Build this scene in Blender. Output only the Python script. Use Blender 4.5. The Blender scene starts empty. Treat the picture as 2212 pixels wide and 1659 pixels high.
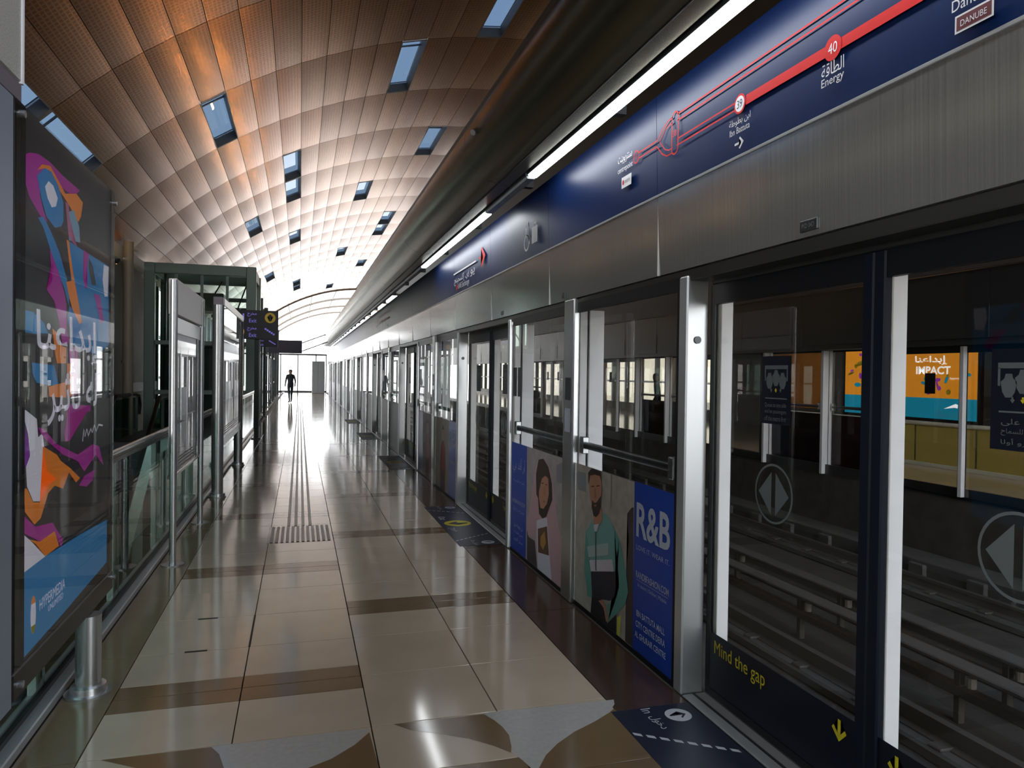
import bpy, bmesh, math, random
from mathutils import Vector, Matrix
random.seed(7)
SC = bpy.context.scene
COL = SC.collection

# ------------------------------------------------------------------ camera, sky, exposure
cam_d = bpy.data.cameras.new('camera'); cam = bpy.data.objects.new('camera', cam_d); COL.objects.link(cam)
YAW, PITCH, ROLL, EYE = 0.284422652, -0.0140187142, 0.0131842655, 1.62252891
_f = Vector((math.sin(YAW) * math.cos(PITCH), math.cos(YAW) * math.cos(PITCH), math.sin(PITCH)))
_r = Vector((math.cos(YAW), -math.sin(YAW), 0)); _u = _r.cross(_f)
_r2 = math.cos(ROLL) * _r + math.sin(ROLL) * _u; _u2 = -math.sin(ROLL) * _r + math.cos(ROLL) * _u
cam.matrix_world = Matrix(((_r2.x, _u2.x, -_f.x, 0), (_r2.y, _u2.y, -_f.y, 0), (_r2.z, _u2.z, -_f.z, EYE), (0, 0, 0, 1)))
cam_d.sensor_width = 36; cam_d.lens = 1569.176 / 2212 * 36; cam_d.clip_start = 0.05; cam_d.clip_end = 600
SC.camera = cam

world = bpy.data.worlds.new('hazy_sky'); SC.world = world; world.use_nodes = True
_n = world.node_tree.nodes; _l = world.node_tree.links; _n.clear()
_o = _n.new('ShaderNodeOutputWorld'); _b = _n.new('ShaderNodeBackground'); _t = _n.new('ShaderNodeTexCoord')
_s = _n.new('ShaderNodeSeparateXYZ'); _rp = _n.new('ShaderNodeValToRGB')
_l.new(_t.outputs['Generated'], _s.inputs[0]); _l.new(_s.outputs['Z'], _rp.inputs[0])
_rp.color_ramp.elements[0].position = 0.0; _rp.color_ramp.elements[0].color = (1.0, 1.0, 1.0, 1)
_rp.color_ramp.elements[1].position = 0.85; _rp.color_ramp.elements[1].color = (0.42, 0.55, 0.78, 1)
_e = _rp.color_ramp.elements.new(0.25); _e.color = (0.93, 0.96, 1.0, 1)
_l.new(_rp.outputs[0], _b.inputs[0]); _b.inputs[1].default_value = 6.5; _l.new(_b.outputs[0], _o.inputs[0])

SC.view_settings.view_transform = 'Standard'; SC.view_settings.look = 'None'
SC.view_settings.exposure = 0.0; SC.view_settings.gamma = 1.0; SC.view_settings.use_curve_mapping = False
cy = SC.cycles
cy.max_bounces = 10; cy.diffuse_bounces = 5; cy.glossy_bounces = 5; cy.transmission_bounces = 6; cy.transparent_max_bounces = 24
cy.caustics_reflective = False; cy.caustics_refractive = False; cy.use_denoising = True
cy.sample_clamp_indirect = 6.0

# ------------------------------------------------------------------ materials
MATS = {}
def mat(name, col=(.5, .5, .5), rough=.5, metal=0.0, emit=None, strength=0.0, coat=0.0, noise=None, spec=None):
    m = bpy.data.materials.new(name); m.use_nodes = True; MATS[name] = m
    nt = m.node_tree; b = nt.nodes['Principled BSDF']
    b.inputs['Base Color'].default_value = (*col, 1); b.inputs['Roughness'].default_value = rough; b.inputs['Metallic'].default_value = metal
    if spec is not None: b.inputs['Specular IOR Level'].default_value = spec
    if coat: b.inputs['Coat Weight'].default_value = coat; b.inputs['Coat Roughness'].default_value = 0.03
    if emit: b.inputs['Emission Color'].default_value = (*emit, 1); b.inputs['Emission Strength'].default_value = strength
    if noise:
        scale, amt, stretch = noise
        tc = nt.nodes.new('ShaderNodeTexCoord'); mp = nt.nodes.new('ShaderNodeMapping'); nz = nt.nodes.new('ShaderNodeTexNoise')
        mp.inputs['Scale'].default_value = stretch; nz.inputs['Scale'].default_value = scale; nz.inputs['Detail'].default_value = 4
        rp = nt.nodes.new('ShaderNodeValToRGB')
        rp.color_ramp.elements[0].position = .3; rp.color_ramp.elements[1].position = .7
        rp.color_ramp.elements[0].color = (*[c * (1 - amt) for c in col], 1); rp.color_ramp.elements[1].color = (*[min(1, c * (1 + amt)) for c in col], 1)
        nt.links.new(tc.outputs['Object'], mp.inputs[0]); nt.links.new(mp.outputs[0], nz.inputs['Vector'])
        nt.links.new(nz.outputs['Fac'], rp.inputs[0]); nt.links.new(rp.outputs[0], b.inputs['Base Color'])
    return m
def glass(name, tint, ior=1.5, rough=0.0):
    m = bpy.data.materials.new(name); m.use_nodes = True; MATS[name] = m
    nt = m.node_tree; nt.nodes.clear()
    o = nt.nodes.new('ShaderNodeOutputMaterial'); mx = nt.nodes.new('ShaderNodeMixShader'); fr = nt.nodes.new('ShaderNodeFresnel')
    tr = nt.nodes.new('ShaderNodeBsdfTransparent'); gl = nt.nodes.new('ShaderNodeBsdfGlossy')
    tr.inputs[0].default_value = (*tint, 1); gl.inputs['Roughness'].default_value = rough; fr.inputs[0].default_value = ior
    ge = nt.nodes.new('ShaderNodeNewGeometry'); inv = nt.nodes.new('ShaderNodeMath'); inv.operation = 'SUBTRACT'; inv.inputs[0].default_value = 1.0; nt.links.new(ge.outputs['Backfacing'], inv.inputs[1])
    mu = nt.nodes.new('ShaderNodeMath'); mu.operation = 'MULTIPLY'; nt.links.new(fr.outputs[0], mu.inputs[0]); nt.links.new(inv.outputs[0], mu.inputs[1])
    nt.links.new(mu.outputs[0], mx.inputs[0]); nt.links.new(tr.outputs[0], mx.inputs[1]); nt.links.new(gl.outputs[0], mx.inputs[2]); nt.links.new(mx.outputs[0], o.inputs[0])
    return m
I = (1, 1, 1)
mat('tile_beige', (.56, .455, .34), .10, noise=(3, .05, I))
mat('tile_brown', (.20, .128, .066), .12, noise=(3, .08, I))
mat('tile_white', (.50, .48, .45), .14, noise=(40, .06, I))
mat('tile_border', (.22, .17, .10), .12, noise=(3, .06, I))
mat('grout', (.05, .042, .034), .7)
mat('curb_brown', (.068, .040, .030), .16, noise=(6, .12, I))
mat('tactile_metal', (.075, .066, .058), .4, .0)
mat('steel', (.56, .57, .58), .27, .85, noise=(2.0, .04, (6, 6, .5)))
mat('steel_dark', (.10, .105, .11), .35, .8)
mat('aluminium', (.92, .90, .89), .45, .0, noise=(2.5, .03, (1, 1, 4)))
mat('aluminium_sill', (.52, .53, .54), .34, .6)
mat('fascia_steel', (.55, .55, .55), .15, .78, noise=(5.0, .14, (1, 26, .15)))
mat('header_dark', (.055, .055, .053), .34, .3)
mat('frame_black', (.008, .009, .011), .35, spec=.3)
mat('rubber_navy', (.006, .009, .018), .5, spec=.2)
mat('navy_panel', (.003, .016, .078), .36, spec=.28)
mat('navy_sticker', (.003, .005, .014), .38)
mat('mat_navy', (.009, .013, .032), .40)
mat('print_white', (.72, .72, .74), .5)
mat('print_grey', (.11, .125, .13), .5)
mat('print_red', (.56, .006, .008), .5, spec=.2)
mat('print_yellow', (.62, .52, .02), .5)
mat('mat_white', (.52, .53, .56), .5)
mat('ad_blue', (.006, .055, .42), .30)
mat('ad_bluewhite', (.50, .55, .66), .45)
mat('ad_stone', (.43, .40, .355), .5, noise=(14, .16, I))
mat('ad_palewall', (.40, .36, .37), .5, noise=(9, .14, I))
for nm, c in dict(door=(.045, .035, .038), windowgrey=(.17, .175, .19), seamgrey=(.15, .14, .13), yellow=(.42, .42, .06), trousers=(.012, .012, .016), teal=(.13, .29, .27), tealdark=(.08, .23, .205),
                  paleteal=(.28, .37, .36), white=(.46, .44, .50), navy=(.017, .017, .027), skin=(.34, .17, .11), zip=(.06, .09, .09), hair=(.030, .018, .015), lip=(.24, .09, .07), shade=(.25, .12, .08),
                  pink=(.38, .24, .27), printbrown=(.09, .045, .025), printgold=(.30, .17, .04)).items():
    mat('photo_' + nm, tuple(min(.8, v * 1.5) for v in c), .45)
for nm, c in dict(magenta=(.33, .012, .24), orange=(.68, .19, .012), blue=(.008, .17, .40), white=(.66, .64, .72), paleblue=(.14, .27, .37), pink=(.34, .09, .20), dark=(.028, .032, .036), purple=(.18, .015, .28), skyblue=(.02, .18, .40)).items():
    mat('art_' + nm, c, .35, emit=c, strength=.32)
mat('poster_dark', (.030, .030, .034), .35)
mat('case_dark', (.022, .018, .018), .32, .3)
mat('case_grey', (.24, .27, .32), .4, .2)
mat('case_mauve', (.20, .17, .19), .45, .3)
mat('mesh_grey', (.42, .39, .34), .5, noise=(160, .25, I))
mat('handrail_steel', (.36, .34, .33), .25, .9)
mat('lift_green', (.19, .25, .23), .4, .3)
mat('lift_dark', (.035, .045, .045), .45, .3)
mat('wall_cream', (.62, .56, .40), .6)
mat('wall_grey', (.15, .145, .125), .6, noise=(2, .15, I))
mat('wall_brown', (.10, .082, .068), .5, noise=(1.2, .2, I))
mat('beige_pipe', (.34, .30, .23), .5)
mat('concrete', (.095, .09, .08), .8, noise=(4, .2, I))
mat('track_dark', (.075, .066, .055), .85, noise=(4, .25, I))
mat('rail_steel', (.20, .18, .16), .45, .6)
mat('conductor_cover', (.13, .115, .10), .6)
mat('insulator', (.55, .50, .42), .4)
mat('jamb_steel', (.64, .65, .67), .30, .7)
mat('board_grey', (.60, .55, .53), .45)
mat('beam_metal', (.15, .138, .088), .26, .9, noise=(1.5, .10, (1, .4, 1)))
mat('beam_seam', (.02, .02, .02), .6)
mat('black_gap', (.006, .006, .006), .7)  # near-black, shade of the gap beside the beam put into the colour
mat('lamp_on', (.8, .8, .8), .4, emit=(.93, .97, 1.0), strength=16.0)
mat('lamp_added', (.8, .8, .8), .4, emit=(1.0, .97, .85), strength=60.0)  # strong emission for the tubes added over the opposite platform
mat('uplight_warm', (.8, .6, .3), .4, emit=(1.0, .55, .16), strength=150.0)
mat('lamp_off', (.30, .33, .34), .35)
mat('warm_lamp', (.8, .6, .3), .4, emit=(1.0, .55, .16), strength=40.0)
mat('ceiling_base', (.055, .034, .020), .6)
mat('reveal', (.09, .082, .078), .5)
mat('white_roof', (.80, .80, .78), .5)
mat('rib_brown', (.25, .20, .15), .5)
mat('exterior_sand', (.60, .55, .46), .9)
mat('sign_black', (.010, .008, .022), .35)
mat('sign_violet', (.30, .25, .85), .4, emit=(.30, .24, 1.0), strength=.35)
mat('sign_yellow', (.62, .42, .03), .4, emit=(.9, .6, .05), strength=.10)
mat('door_grey', (.34, .36, .38), .45, .3)
mat('opp_yellow', (.50, .42, .12), .25)
mat('opp_orange', (.72, .27, .015), .4, emit=(.72, .27, .015), strength=1.0)
mat('opp_teal', (.005, .22, .36), .4, emit=(.005, .22, .36), strength=1.0)
mat('opp_violet', (.24, .03, .38), .4, emit=(.24, .03, .38), strength=1.0)
mat('opp_letter', (.72, .72, .74), .4, emit=(.72, .72, .74), strength=2.0)
mat('orange_board', (.52, .20, .03), .5)
mat('opp_maroon', (.12, .02, .028), .5)
mat('opp_indigo', (.015, .028, .12), .5)
mat('opp_bright', (.70, .72, .70), .3)
mat('cloth_dark', (.018, .020, .028), .8); mat('cloth_blue', (.07, .10, .17), .8); mat('cloth_white', (.50, .50, .48), .8)
mat('skin_tone', (.28, .16, .11), .6); mat('hair_dark', (.012, .010, .010), .6); mat('cloth_grey', (.13, .13, .14), .8)
mat('escalator_black', (.010, .010, .011), .4)
glass('glass_door', (.80, .80, .79)); glass('glass_fixed', (.83, .835, .83)); glass('glass_facade_tinted', (.52, .50, .44)); glass('glass_green', (.46, .58, .54), 1.75); glass('glass_clear', (.92, .92, .92)); glass('glass_poster', (.92, .92, .92), 1.6)
glass('glass_lift', (.74, .84, .80)); glass('glass_sky', (.19, .235, .285)); glass('glass_facade', (.90, .89, .88))

# perforated copper: grid of small holes in each panel
def copper(name, base, hole, scale):
    m = mat(name, base, .25, .78); nt = m.node_tree; b = nt.nodes['Principled BSDF']
    tc = nt.nodes.new('ShaderNodeTexCoord'); sp = nt.nodes.new('ShaderNodeSeparateXYZ'); nt.links.new(tc.outputs['Object'], sp.inputs[0])
    def band(sock, per, lo):
        a = nt.nodes.new('ShaderNodeMath'); a.operation = 'MULTIPLY'; a.inputs[1].default_value = 1 / per; nt.links.new(sock, a.inputs[0])
        fr = nt.nodes.new('ShaderNodeMath'); fr.operation = 'FRACT'; nt.links.new(a.outputs[0], fr.inputs[0])
        g = nt.nodes.new('ShaderNodeMath'); g.operation = 'GREATER_THAN'; g.inputs[1].default_value = lo; nt.links.new(fr.outputs[0], g.inputs[0]); return g.outputs[0]
    bx, by = band(sp.outputs['X'], scale, .30), band(sp.outputs['Y'], scale * 1.35, .30)
    mu = nt.nodes.new('ShaderNodeMath'); mu.operation = 'MULTIPLY'; nt.links.new(bx, mu.inputs[0]); nt.links.new(by, mu.inputs[1])
    oi = nt.nodes.new('ShaderNodeObjectInfo'); v = nt.nodes.new('ShaderNodeMapRange'); nt.links.new(oi.outputs['Random'], v.inputs[0]); v.inputs[3].default_value = .82; v.inputs[4].default_value = 1.12
    mx = nt.nodes.new('ShaderNodeMix'); mx.data_type = 'RGBA'; mx.inputs['A'].default_value = (*base, 1); mx.inputs['B'].default_value = (*hole, 1); nt.links.new(mu.outputs[0], mx.inputs['Factor'])
    hs = nt.nodes.new('ShaderNodeHueSaturation'); nt.links.new(mx.outputs['Result'], hs.inputs['Color']); nt.links.new(v.outputs[0], hs.inputs['Value']); nt.links.new(hs.outputs[0], b.inputs['Base Color'])
copper('copper', (.40, .182, .058), (.25, .090, .020), .066)

# ------------------------------------------------------------------ mesh helpers
ORI = {}
class MB:
    def __init__(s): s.v = []; s.f = []
    def add(s, vs, fs):
        n = len(s.v); s.v += [tuple(v) for v in vs]; s.f += [tuple(i + n for i in f) for f in fs]; return s
    def box(s, x0, x1, y0, y1, z0, z1, c=0.0):
        if x1 < x0: x0, x1 = x1, x0
        if y1 < y0: y0, y1 = y1, y0
        c = min(c, (x1 - x0) * .45, (y1 - y0) * .45, (z1 - z0) * .45)
        if c <= 0:
            return s.add([(x0, y0, z0), (x1, y0, z0), (x1, y1, z0), (x0, y1, z0), (x0, y0, z1), (x1, y0, z1), (x1, y1, z1), (x0, y1, z1)],
                         [(0, 3, 2, 1), (4, 5, 6, 7), (0, 1, 5, 4), (1, 2, 6, 5), (2, 3, 7, 6), (3, 0, 4, 7)])
        bm = bmesh.new(); bmesh.ops.create_cube(bm, size=1)
        for v in bm.verts: v.co = Vector(((x0 + x1) / 2 + v.co.x * (x1 - x0), (y0 + y1) / 2 + v.co.y * (y1 - y0), (z0 + z1) / 2 + v.co.z * (z1 - z0)))
        bmesh.ops.bevel(bm, geom=list(bm.edges), offset=c, segments=1, affect='EDGES')
        bm.verts.index_update(); s.add([v.co for v in bm.verts], [[v.index for v in f.verts] for f in bm.faces]); bm.free(); return s
    def tube(s, a, b, r, n=12, r2=None, caps=True):
        a, b = Vector(a), Vector(b); d = (b - a).normalized(); q = d.to_track_quat('Z', 'Y'); r2 = r if r2 is None else r2
        vs = [a + q @ Vector((r * math.cos(t), r * math.sin(t), 0)) for t in [2 * math.pi * i / n for i in range(n)]]
        vs += [b + q @ Vector((r2 * math.cos(t), r2 * math.sin(t), 0)) for t in [2 * math.pi * i / n for i in range(n)]]
        fs = [(i, (i + 1) % n, n + (i + 1) % n, n + i) for i in range(n)]
        if caps: fs += [tuple(reversed(range(n))), tuple(range(n, 2 * n))]
        return s.add(vs, fs)
    def path(s, pts, r, n=10):
        for a, b in zip(pts, pts[1:]): s.tube(a, b, r, n)
        return s
    def lathe(s, cx, cy_, prof, n=24):
        m = len(prof); vs = [(cx + r * math.cos(2 * math.pi * i / n), cy_ + r * math.sin(2 * math.pi * i / n), z) for i in range(n) for r, z in prof]
        fs = [(i * m + j, ((i + 1) % n) * m + j, ((i + 1) % n) * m + j + 1, i * m + j + 1) for i in range(n) for j in range(m - 1)]
        return s.add(vs, fs)
    def profile_y(s, prof, y0, y1, closed=True):
        m = len(prof); vs = [(x, y0, z) for x, z in prof] + [(x, y1, z) for x, z in prof]
        fs = [(i, (i + 1) % m, m + (i + 1) % m, m + i) for i in range(m if closed else m - 1)]
        if closed: fs += [tuple(reversed(range(m))), tuple(range(m, 2 * m))]
        return s.add(vs, fs)
    def poly(s, pts3):
        return s.add(pts3, [tuple(range(len(pts3)))])
def clean_poly(pts):
    o = []
    for q in pts:
        if not o or (abs(q[0] - o[-1][0]) + abs(q[1] - o[-1][1])) > 1e-4: o.append(q)
    return o
def finish(me, smooth=False):
    bm = bmesh.new(); bm.from_mesh(me); bmesh.ops.recalc_face_normals(bm, faces=bm.faces); bm.to_mesh(me); bm.free()
    if smooth:
        me.polygons.foreach_set('use_smooth', [True] * len(me.polygons))
        try: me.set_sharp_from_angle(angle=math.radians(40))
        except Exception: pass
def root_loc(o):
    while o is not None and o.parent is not None: o = o.parent
    return ORI.get(o.name, Vector((0, 0, 0))) if o else Vector((0, 0, 0))
def obj(name, mb, material, parent=None, smooth=False, fix=True):
    off = root_loc(parent); me = bpy.data.meshes.new(name)
    me.from_pydata([(v[0] - off.x, v[1] - off.y, v[2] - off.z) for v in mb.v], [], mb.f)
    if fix: finish(me, smooth)
    me.materials.append(MATS[material] if isinstance(material, str) else material)
    o = bpy.data.objects.new(name, me); COL.objects.link(o); o.parent = parent; return o
def thing(name, label, cat, loc=(0, 0, 0), group=None, kind=None):
    o = bpy.data.objects.new(name, None); COL.objects.link(o); o.location = loc; o.empty_display_size = .1; ORI[o.name] = Vector(loc)
    if label: o['label'] = label
    if cat: o['category'] = cat
    if group: o['group'] = group
    if kind: o['kind'] = kind
    return o
def tag(o, label, cat, group=None, kind=None):
    o['label'] = label; o['category'] = cat
    if group: o['group'] = group
    if kind: o['kind'] = kind
    return o
def struct(name, mb, material, parent=None, label=None, smooth=False, fix=True):
    o = obj(name, mb, material, parent, smooth, fix)
    if parent is None:
        o['kind'] = 'structure'
        if label: o['label'] = label
    return o
def copy_tree(o, parent=None, dy=0.0, label=None):
    c = o.copy(); COL.objects.link(c); c.parent = parent
    if parent is None:
        c.location = (o.location.x, o.location.y + dy, o.location.z); ORI[c.name] = Vector(c.location)
        if label: c['label'] = label
    for ch in o.children:
        if ch != c: copy_tree(ch, c)
    return c

# ------------------------------------------------------------------ lettering (Arabic letters joined by hand)
AR = {'ا': ('FE8D', 'FE8E'), 'أ': ('FE83', 'FE84'), 'إ': ('FE87', 'FE88'), 'د': ('FEA9', 'FEAA'), 'ر': ('FEAD', 'FEAE'), 'و': ('FEED', 'FEEE'), 'ة': ('FE93', 'FE94'), 'ى': ('FEEF', 'FEF0'),
      'ب': ('FE8F', 'FE90', 'FE91', 'FE92'), 'ت': ('FE95', 'FE96', 'FE97', 'FE98'), 'ث': ('FE99', 'FE9A', 'FE9B', 'FE9C'), 'ج': ('FE9D', 'FE9E', 'FE9F', 'FEA0'), 'ح': ('FEA1', 'FEA2', 'FEA3', 'FEA4'), 'خ': ('FEA5', 'FEA6', 'FEA7', 'FEA8'),
      'س': ('FEB1', 'FEB2', 'FEB3', 'FEB4'), 'ط': ('FEC1', 'FEC2', 'FEC3', 'FEC4'), 'ع': ('FEC9', 'FECA', 'FECB', 'FECC'), 'ف': ('FED1', 'FED2', 'FED3', 'FED4'), 'ق': ('FED5', 'FED6', 'FED7', 'FED8'), 'ك': ('FED9', 'FEDA', 'FEDB', 'FEDC'),
      'ل': ('FEDD', 'FEDE', 'FEDF', 'FEE0'), 'م': ('FEE1', 'FEE2', 'FEE3', 'FEE4'), 'ن': ('FEE5', 'FEE6', 'FEE7', 'FEE8'), 'ه': ('FEE9', 'FEEA', 'FEEB', 'FEEC'), 'ي': ('FEF1', 'FEF2', 'FEF3', 'FEF4'), 'ه': ('FEE9', 'FEEA', 'FEEB', 'FEEC')}
def shape(s):
    out = []
    for i, ch in enumerate(s):
        if ch not in AR: out.append(ch); continue
        prev = i > 0 and s[i - 1] in AR and len(AR[s[i - 1]]) == 4
        nxt = i < len(s) - 1 and s[i + 1] in AR and len(AR[ch]) == 4
        out.append(chr(int(AR[ch][(3 if nxt else 1) if prev else (2 if nxt else 0)], 16)))
    return ''.join(reversed(out))
TXT = {}
def glyphs(s, bold=0.0):
    key = (s, bold)
    if key not in TXT:
        c = bpy.data.curves.new('txt', 'FONT'); c.body = s; c.resolution_u = 3; c.offset = bold
        o = bpy.data.objects.new('txt', c); COL.objects.link(o); bpy.context.view_layer.update()
        me = bpy.data.meshes.new_from_object(o.evaluated_get(bpy.context.evaluated_depsgraph_get()))
        vs = [tuple(v.co) for v in me.vertices]; fs = [tuple(p.vertices) for p in me.polygons]
        bpy.data.objects.remove(o); bpy.data.curves.remove(c); bpy.data.meshes.remove(me); TXT[key] = (vs, fs)
    return TXT[key]
UR, VZ = Vector((0, -1, 0)), Vector((0, 0, 1))     # lettering on things that face the platform from the track side
UL = Vector((0, 1, 0))                             # lettering on things that face the tracks
def text(name, s, org, width, height, material, parent, u=UR, v=VZ, ax=.5, ay=.5, arabic=False, lift=.0015, bold=0.0):
    vs, fs = glyphs(shape(s) if arabic else s, bold)
    x0 = min(q[0] for q in vs); x1 = max(q[0] for q in vs); y0 = min(q[1] for q in vs); y1 = max(q[1] for q in vs)
    sy = height / (y1 - y0) if height else width / (x1 - x0)
    sx = width / (x1 - x0) if width else sy
    n = u.cross(v); org = Vector(org) + n * lift; mb = MB()
    mb.add([org + u * ((q[0] - x0) * sx - ax * (x1 - x0) * sx) + v * ((q[1] - y0) * sy - ay * (y1 - y0) * sy) for q in vs], fs)
    return obj(name, mb, material, parent, fix=False)
def flat(name, pts, X, material, parent, lift, face=-1):
    """polygon given in (Y, Z) on the plane x = X; face -1 looks to the platform, +1 to the tracks"""
    mb = MB(); q = [(X + face * lift, a, b) for a, b in clean_poly(pts)]
    bm = bmesh.new(); vv = [bm.verts.new(c) for c in q]; f = bm.faces.new(vv); bmesh.ops.triangulate(bm, faces=[f])
    bm.verts.index_update(); mb.add([v.co for v in bm.verts], [[v.index for v in f.verts] for f in bm.faces]); bm.free()
    return obj(name, mb, material, parent, fix=False)
def ring(yc, zc, ry, rz, n=28, a0=0, a1=2 * math.pi):
    return [(yc + ry * math.cos(a0 + (a1 - a0) * i / n), zc + rz * math.sin(a0 + (a1 - a0) * i / n)) for i in range(n)]
def band(name, pts, w, X, material, parent, lift, closed=False, face=-1):
    """stroke of width w along a (Y, Z) line on the plane x = X"""
    mb = MB(); n = len(pts); P = [Vector(q) for q in pts]; L = []
    for i in range(n):
        a = P[i - 1] if (i > 0 or closed) else P[i]; b = P[(i + 1) % n] if (i < n - 1 or closed) else P[i]
        d = (b - a).normalized(); k = Vector((-d.y, d.x)) * (w / 2); L.append((P[i] + k, P[i] - k))
    vs = [(X + face * lift, q.x, q.y) for pr in L for q in pr]
    mb.add(vs, [(2 * i, 2 * i + 1, 2 * ((i + 1) % n) + 1, 2 * ((i + 1) % n)) for i in range(n if closed else n - 1)])
    return obj(name, mb, material, parent, fix=False)
ORD = ['first', 'second', 'third', 'fourth', 'fifth', 'sixth', 'seventh', 'eighth', 'ninth', 'tenth', 'eleventh', 'twelfth']
ART = [('magenta',[(3.157,2.423),(3.22,2.45),(3.313,2.471),(3.456,2.477),(3.604,2.465),(3.883,2.461),(3.774,2.408),(3.572,2.411),(3.366,2.398),(3.328,2.315),(3.367,2.268),(3.424,2.223),(3.357,2.224),(3.214,2.279),(3.159,2.336)]),('orange',[(3.298,2.404),(3.357,2.442),(3.456,2.462),(3.553,2.432),(3.657,2.394),(3.824,2.433),(3.93,2.415),(3.9,2.342),(3.855,2.307),(3.796,2.33),(3.684,2.364),(3.566,2.392),(3.492,2.432),(3.39,2.436)]),('blue',[(3.298,2.383),(3.39,2.436),(3.468,2.442),(3.554,2.409),(3.631,2.349),(3.632,2.268),(3.604,2.24),(3.519,2.218),(3.438,2.237),(3.412,2.243),(3.347,2.304)]),('white',[(3.391,2.361),(3.434,2.394),(3.493,2.39),(3.554,2.35),(3.53,2.31),(3.476,2.295),(3.423,2.321)]),('paleblue',[(3.692,2.319),(3.785,2.35),(3.871,2.287),(3.887,2.217),(3.714,2.198)]),('pink',[(3.657,2.358),(3.705,2.361),(3.719,2.301),(3.777,2.218),(3.85,2.176),(3.707,2.216)]),('blue',[(3.308,2.218),(3.373,2.235),(3.465,2.192),(3.576,2.123),(3.683,2.022),(3.725,1.947),(3.712,1.904),(3.643,1.98),(3.546,2.039),(3.443,2.131),(3.368,2.193)]),('blue',[(3.714,2.194),(3.926,2.188),(4.419,2.179),(4.428,1.752),(4.202,1.689),(3.784,1.729),(3.699,1.841),(3.725,1.905),(3.932,1.834),(3.824,1.957),(3.801,2.021)]),('orange',[(3.677,2.195),(3.711,2.194),(3.754,2.105),(3.801,2.021),(3.809,1.986),(3.867,1.926),(3.924,1.841),(3.881,1.831),(3.768,1.892),(3.709,1.958),(3.674,2.006),(3.755,2.02),(3.718,2.097)]),('magenta',[(3.941,2.192),(4.034,2.184),(4.006,2.13),(3.983,2.063),(4.008,2.016),(3.968,2.007),(3.936,2.064),(3.966,2.135)]),('dark',[(4.035,2.168),(4.106,2.136),(4.168,2.049),(4.091,2.037),(4.036,2.108)]),('magenta',[(4.123,2.001),(4.241,2.001),(4.325,1.876),(4.262,1.855),(4.17,1.961)]),('white',[(4.319,2.173),(4.419,2.175),(4.403,2.012),(4.335,2.005),(4.295,2.089)]),('magenta',[(3.449,2.123),(3.491,2.09),(3.565,2.037),(3.65,1.952),(3.676,1.902),(3.686,1.778),(3.728,1.75),(3.68,1.717),(3.617,1.732),(3.574,1.828),(3.509,1.906),(3.413,1.944),(3.48,1.983),(3.461,2.063)]),('orange',[(3.485,1.789),(3.55,1.772),(3.617,1.719),(3.68,1.713),(3.675,1.643),(3.552,1.642),(3.527,1.675)]),('blue',[(3.157,1.84),(3.26,1.839),(3.377,1.806),(3.436,1.765),(3.295,1.755),(3.167,1.756)]),('magenta',[(3.714,1.714),(3.85,1.719),(3.851,1.645),(3.839,1.498),(3.76,1.491),(3.744,1.612)]),('orange',[(3.688,1.643),(3.743,1.644),(3.76,1.491),(3.697,1.501)]),('blue',[(3.241,1.642),(3.512,1.633),(3.578,1.54),(3.297,1.562),(3.252,1.597)]),('orange',[(3.439,1.543),(3.676,1.56),(3.677,1.49),(3.451,1.501)]),('magenta',[(3.698,1.458),(4.074,1.436),(4.074,1.408),(3.765,1.415),(3.812,1.353),(3.735,1.292),(3.667,1.294),(3.651,1.334),(3.692,1.397)]),('white',[(3.154,1.462),(3.18,1.459),(3.299,1.418),(3.317,1.343),(3.367,1.357),(3.382,1.233),(3.399,1.195),(3.55,1.147),(3.438,1.137),(3.337,1.083),(3.263,1.096),(3.194,1.165),(3.181,1.249),(3.225,1.284),(3.213,1.352),(3.159,1.431)]),('purple',[(3.154,1.427),(3.204,1.344),(3.225,1.279),(3.181,1.24),(3.161,1.26)]),('orange',[(3.373,1.302),(3.548,1.249),(3.607,1.214),(3.73,1.17),(3.898,1.098),(3.831,1.087),(3.723,1.149),(3.636,1.088),(3.522,1.119),(3.439,1.1),(3.349,1.012),(3.277,1.002),(3.173,1.071),(3.16,1.162),(3.191,1.158),(3.263,1.092),(3.338,1.079),(3.453,1.135),(3.55,1.145),(3.399,1.204)]),('magenta',[(3.309,1.384),(3.384,1.371),(3.548,1.294),(3.858,1.214),(4.114,1.239),(4.238,1.216),(4.325,1.106),(4.176,1.179),(4.04,1.141),(3.968,1.119),(3.859,1.184),(3.634,1.239),(3.384,1.335)]),('magenta',[(3.968,1.098),(4.16,1.105),(4.117,1.057),(4.009,1.04),(3.88,1.065)]),('magenta',[(3.161,1.057),(3.29,0.99),(3.494,0.966),(3.64,0.861),(3.614,0.829),(3.524,0.924),(3.339,0.92),(3.162,0.992)]),('orange',[(3.219,0.955),(3.339,0.92),(3.524,0.924),(3.582,0.847),(3.404,0.844),(3.291,0.922)]),('white',[(3.162,0.985),(3.242,0.942),(3.404,0.844),(3.151,0.841)]),('skyblue',[(3.151,0.841),(3.402,0.844),(3.973,0.824),(4.399,0.799),(4.404,0.568),(3.644,0.53),(3.164,0.515)])]
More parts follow.
